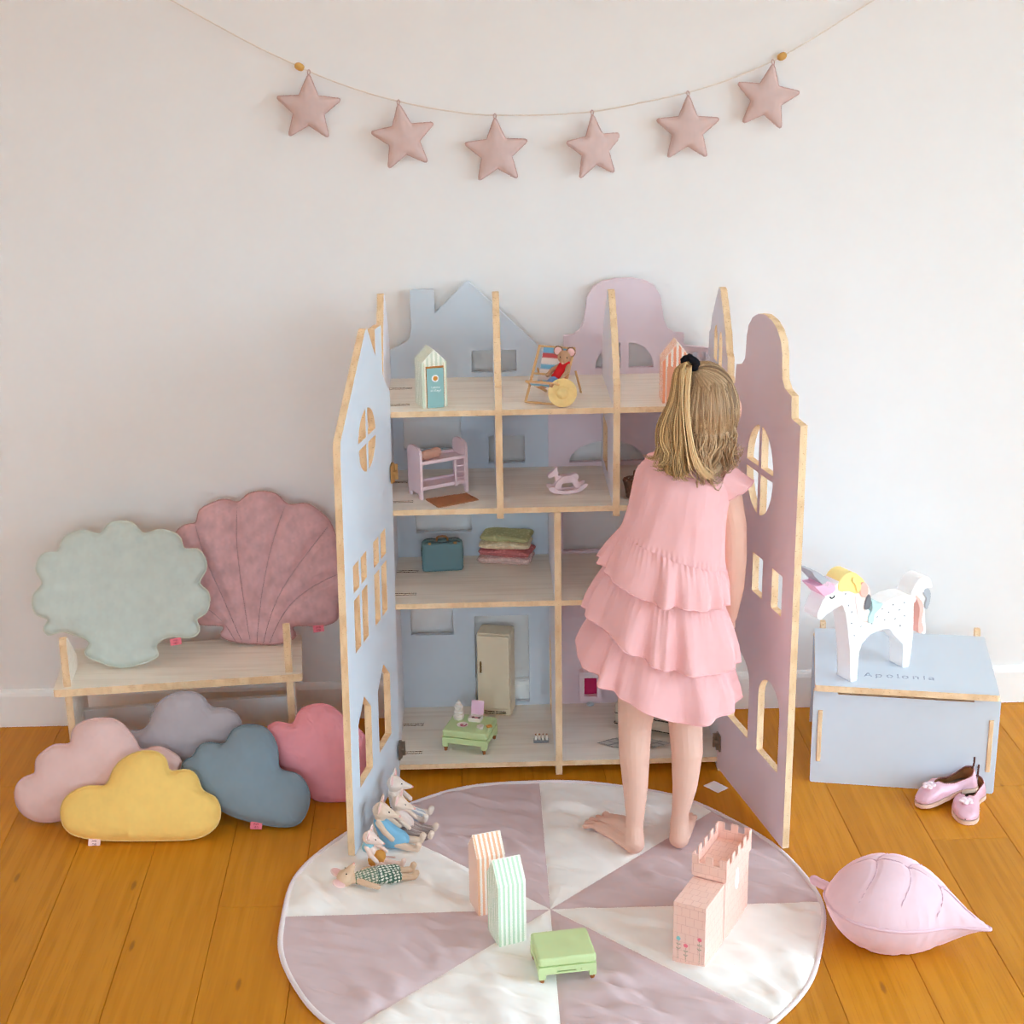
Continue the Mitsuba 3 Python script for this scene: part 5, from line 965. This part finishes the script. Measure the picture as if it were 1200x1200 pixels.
# hair
HR_ = A(.0645, .0785, .0905)
def scalp(th, el, k=1.0):
    """th: 0 = back of the head (to the viewer), + = viewer's right; el = height angle"""
    return HC+HR_*k*np.array([math.sin(th)*math.cos(el), -math.cos(th)*math.cos(el), math.sin(el)])
cap = trimesh.creation.icosphere(5, 1.0); nrm = cap.vertices.copy(); keep = (nrm[:, 2] > -.30+.9*np.clip(nrm[:, 1]+.1, 0, 1)**1) ; cap.vertices = HC+HR_*.985*nrm
cap.update_faces(keep[cap.faces].all(1)); cap.remove_unreferenced_vertices()
hair = part(girl, 'hair', cap, 'mat_hair', True, mottled(cap.vertices, (146, 114, 84), .10, 25, 2, (500, 200, 60)), 'shoulder-length blond hair, half tied up')
TIE = A(.414, -.668, 1.046)
r = np.random.default_rng(12); strands = {'strands': [], 'ponytail': [], 'swept_strands': []}
def strand(P, r0, n=20): return tube(spline(P, n), r0*np.r_[np.linspace(.75, 1, 4), np.full(n-9, 1.0), np.linspace(1, .25, 5)], 4, False)
tones = [(180, 146, 112), (160, 126, 92), (198, 166, 130), (142, 110, 80), (170, 136, 100)]
def add(name, P, r0, tone):
    m = strand(P, r0); c = np.array(lin(*tone))*(1+.12*(r.random()-.5)); strands[name].append((m, np.tile(c, (len(m.vertices), 1))))
for i in range(64):                                     # locks of loose back hair, falling to the shoulders
    th0 = -1.30+2.55*(i+.5)/64+r.normal(0, .02); ph, am = r.uniform(0, 6.28), r.uniform(.003, .009); tone0 = tones[r.integers(5)]
    ez0 = .847+.026*abs(th0-.2)+r.normal(0, .016); ex0 = HC[0]-.010+th0*.046+r.normal(0, .005); ey0 = -.724+.026*abs(th0)+r.normal(0, .008); out = r.uniform(.2, 1)*(.016 if th0 > 0 else -.012); lv = r.uniform(0, .035)
    for j in range(13):
        th = th0+r.normal(0, .030); el0 = r.uniform(.10, .80)-.10*abs(th); sp = r.uniform(.35, 1.0)
        P = [scalp(th, e, 1.005+lv+.006*q) for q, e in enumerate(np.linspace(el0, -.36, 5))]; last = P[-1]; dx, dy = r.normal(0, .0032), r.normal(0, .0032)
        for q in range(1, 5): P[q] = P[q]+A(am*.5*math.sin(ph+q*1.1)*q/4, 0, 0)
        mid = last*.5+A(ex0, ey0, ez0)*.5+A(am*math.sin(ph+5)+dx, -.012+dy, .010); m2 = last*.18+A(ex0, ey0, ez0)*.82+A(am*1.3*math.sin(ph+6.6)+dx*1.2, -.008+dy, .012)
        add('strands', P+[mid, m2, A(ex0+out+dx*1.5, ey0+.004+dy, ez0+r.normal(0, .006)), A(ex0+out*1.9+dx*1.5, ey0+.008+dy, ez0+.004+abs(out)*.4+r.normal(0, .004))], r.uniform(.0008, .0016), tone0 if r.random() < .7 else tones[r.integers(5)])
dT = (TIE-HC)/HR_; dT /= np.linalg.norm(dT)
for i in range(420):                                    # hair swept up to the tie
    th = r.uniform(-3.1, 3.1); el0 = r.uniform(.34, .66)+(.35 if abs(th) > 1.7 else 0); b = np.array([math.sin(th)*math.cos(el0), -math.cos(th)*math.cos(el0), math.sin(el0)])
    if b@dT < .15: continue
    P = []
    for t in np.linspace(0, 1, 7): q = b*(1-t)+dT*t; q /= np.linalg.norm(q); P.append(HC+HR_*q*(1.010+.026*t*t+.008*r.random()))
    add('swept_strands', P+[TIE+r.normal(0, .003, 3)+A(0, 0, .004)], r.uniform(.0008, .0014), tones[r.integers(5)])
pt = [(188, 150, 98), (168, 130, 82), (204, 168, 116), (146, 112, 70), (178, 140, 92)]
for i in range(34):                                     # ponytail to the left, in locks
    a, q = r.uniform(0, 6.28), math.sqrt(r.random()); ox0, oy0 = q*math.cos(a), q*math.sin(a); ph, am = r.uniform(0, 6.28), r.uniform(.002, .006); e0 = .850+.022*(r.random()-.4)-.016*math.sin(3*ox0+1); curl = r.uniform(-1, 1)*.014-.004; tone0 = pt[r.integers(5)]
    for j in range(11):
        ox, oy = ox0+r.normal(0, .12), oy0+r.normal(0, .12)
        P = [TIE+A(-.004+.004*ox, -.004+.004*oy, .006), TIE+A(-.020+.008*ox, -.022+.006*oy, .012+.004*ox), A(.383+.015*ox, -.716+.010*oy, 1.008+.012*ox), A(.375+.021*ox+am*math.sin(ph), -.724+.012*oy, .955), A(.374+.026*ox+am*math.sin(ph+1.8), -.730+.012*oy, .905)]
        P += [A(.377+.034*ox+am*1.3*math.sin(ph+3.4), -.733+.014*oy, e0+.026), A(.381+.040*ox+curl*.6, -.736+.012*oy, e0+.004), A(.382+.042*ox+curl*1.5, -.734+.012*oy, e0+.002+abs(curl)*.5)]
        add('ponytail', P, r.uniform(.0008, .0016), tone0 if r.random() < .7 else pt[r.integers(5)])
for i in range(44):                                     # one light lock in front of the ponytail
    ox, oy = r.normal(0, .0032), r.normal(0, .003)
    add('ponytail', [TIE+A(-.006+ox, -.010, .006), A(.402+ox, -.712+oy, 1.030), A(.398+ox, -.733+oy, .985), A(.403+ox, -.741+oy, .930), A(.413+ox*1.5, -.745+oy, .885), A(.430+ox*2, -.748+oy, .856+oy), A(.444+ox*2, -.746+oy, .846+oy)], .0011, (226, 194, 146))
for n_, L in strands.items(): k = part(hair, n_, cat([m for m, c in L]), 'mat_hair', True, np.vstack([c for m, c in L])); labels[k] = {'kind': 'stuff', 'label': {'strands': 'loose wavy back hair', 'ponytail': 'golden high ponytail falling to the left', 'swept_strands': 'hair combed up into the hair tie'}[n_]}
a = np.linspace(0, 2*math.pi, 60); ti = tube(np.column_stack([.0125*np.cos(a), .0125*np.sin(a), .002*np.sin(7*a)]), .0068+.0012*np.sin(11*a), 10, False)
part(girl, 'hair_tie', place(ti, TIE+A(-.003, -.006, .010), rx=-62, rz=-30), mat('tie_black', (26, 26, 32), .9, .1), True, label='black hair tie')
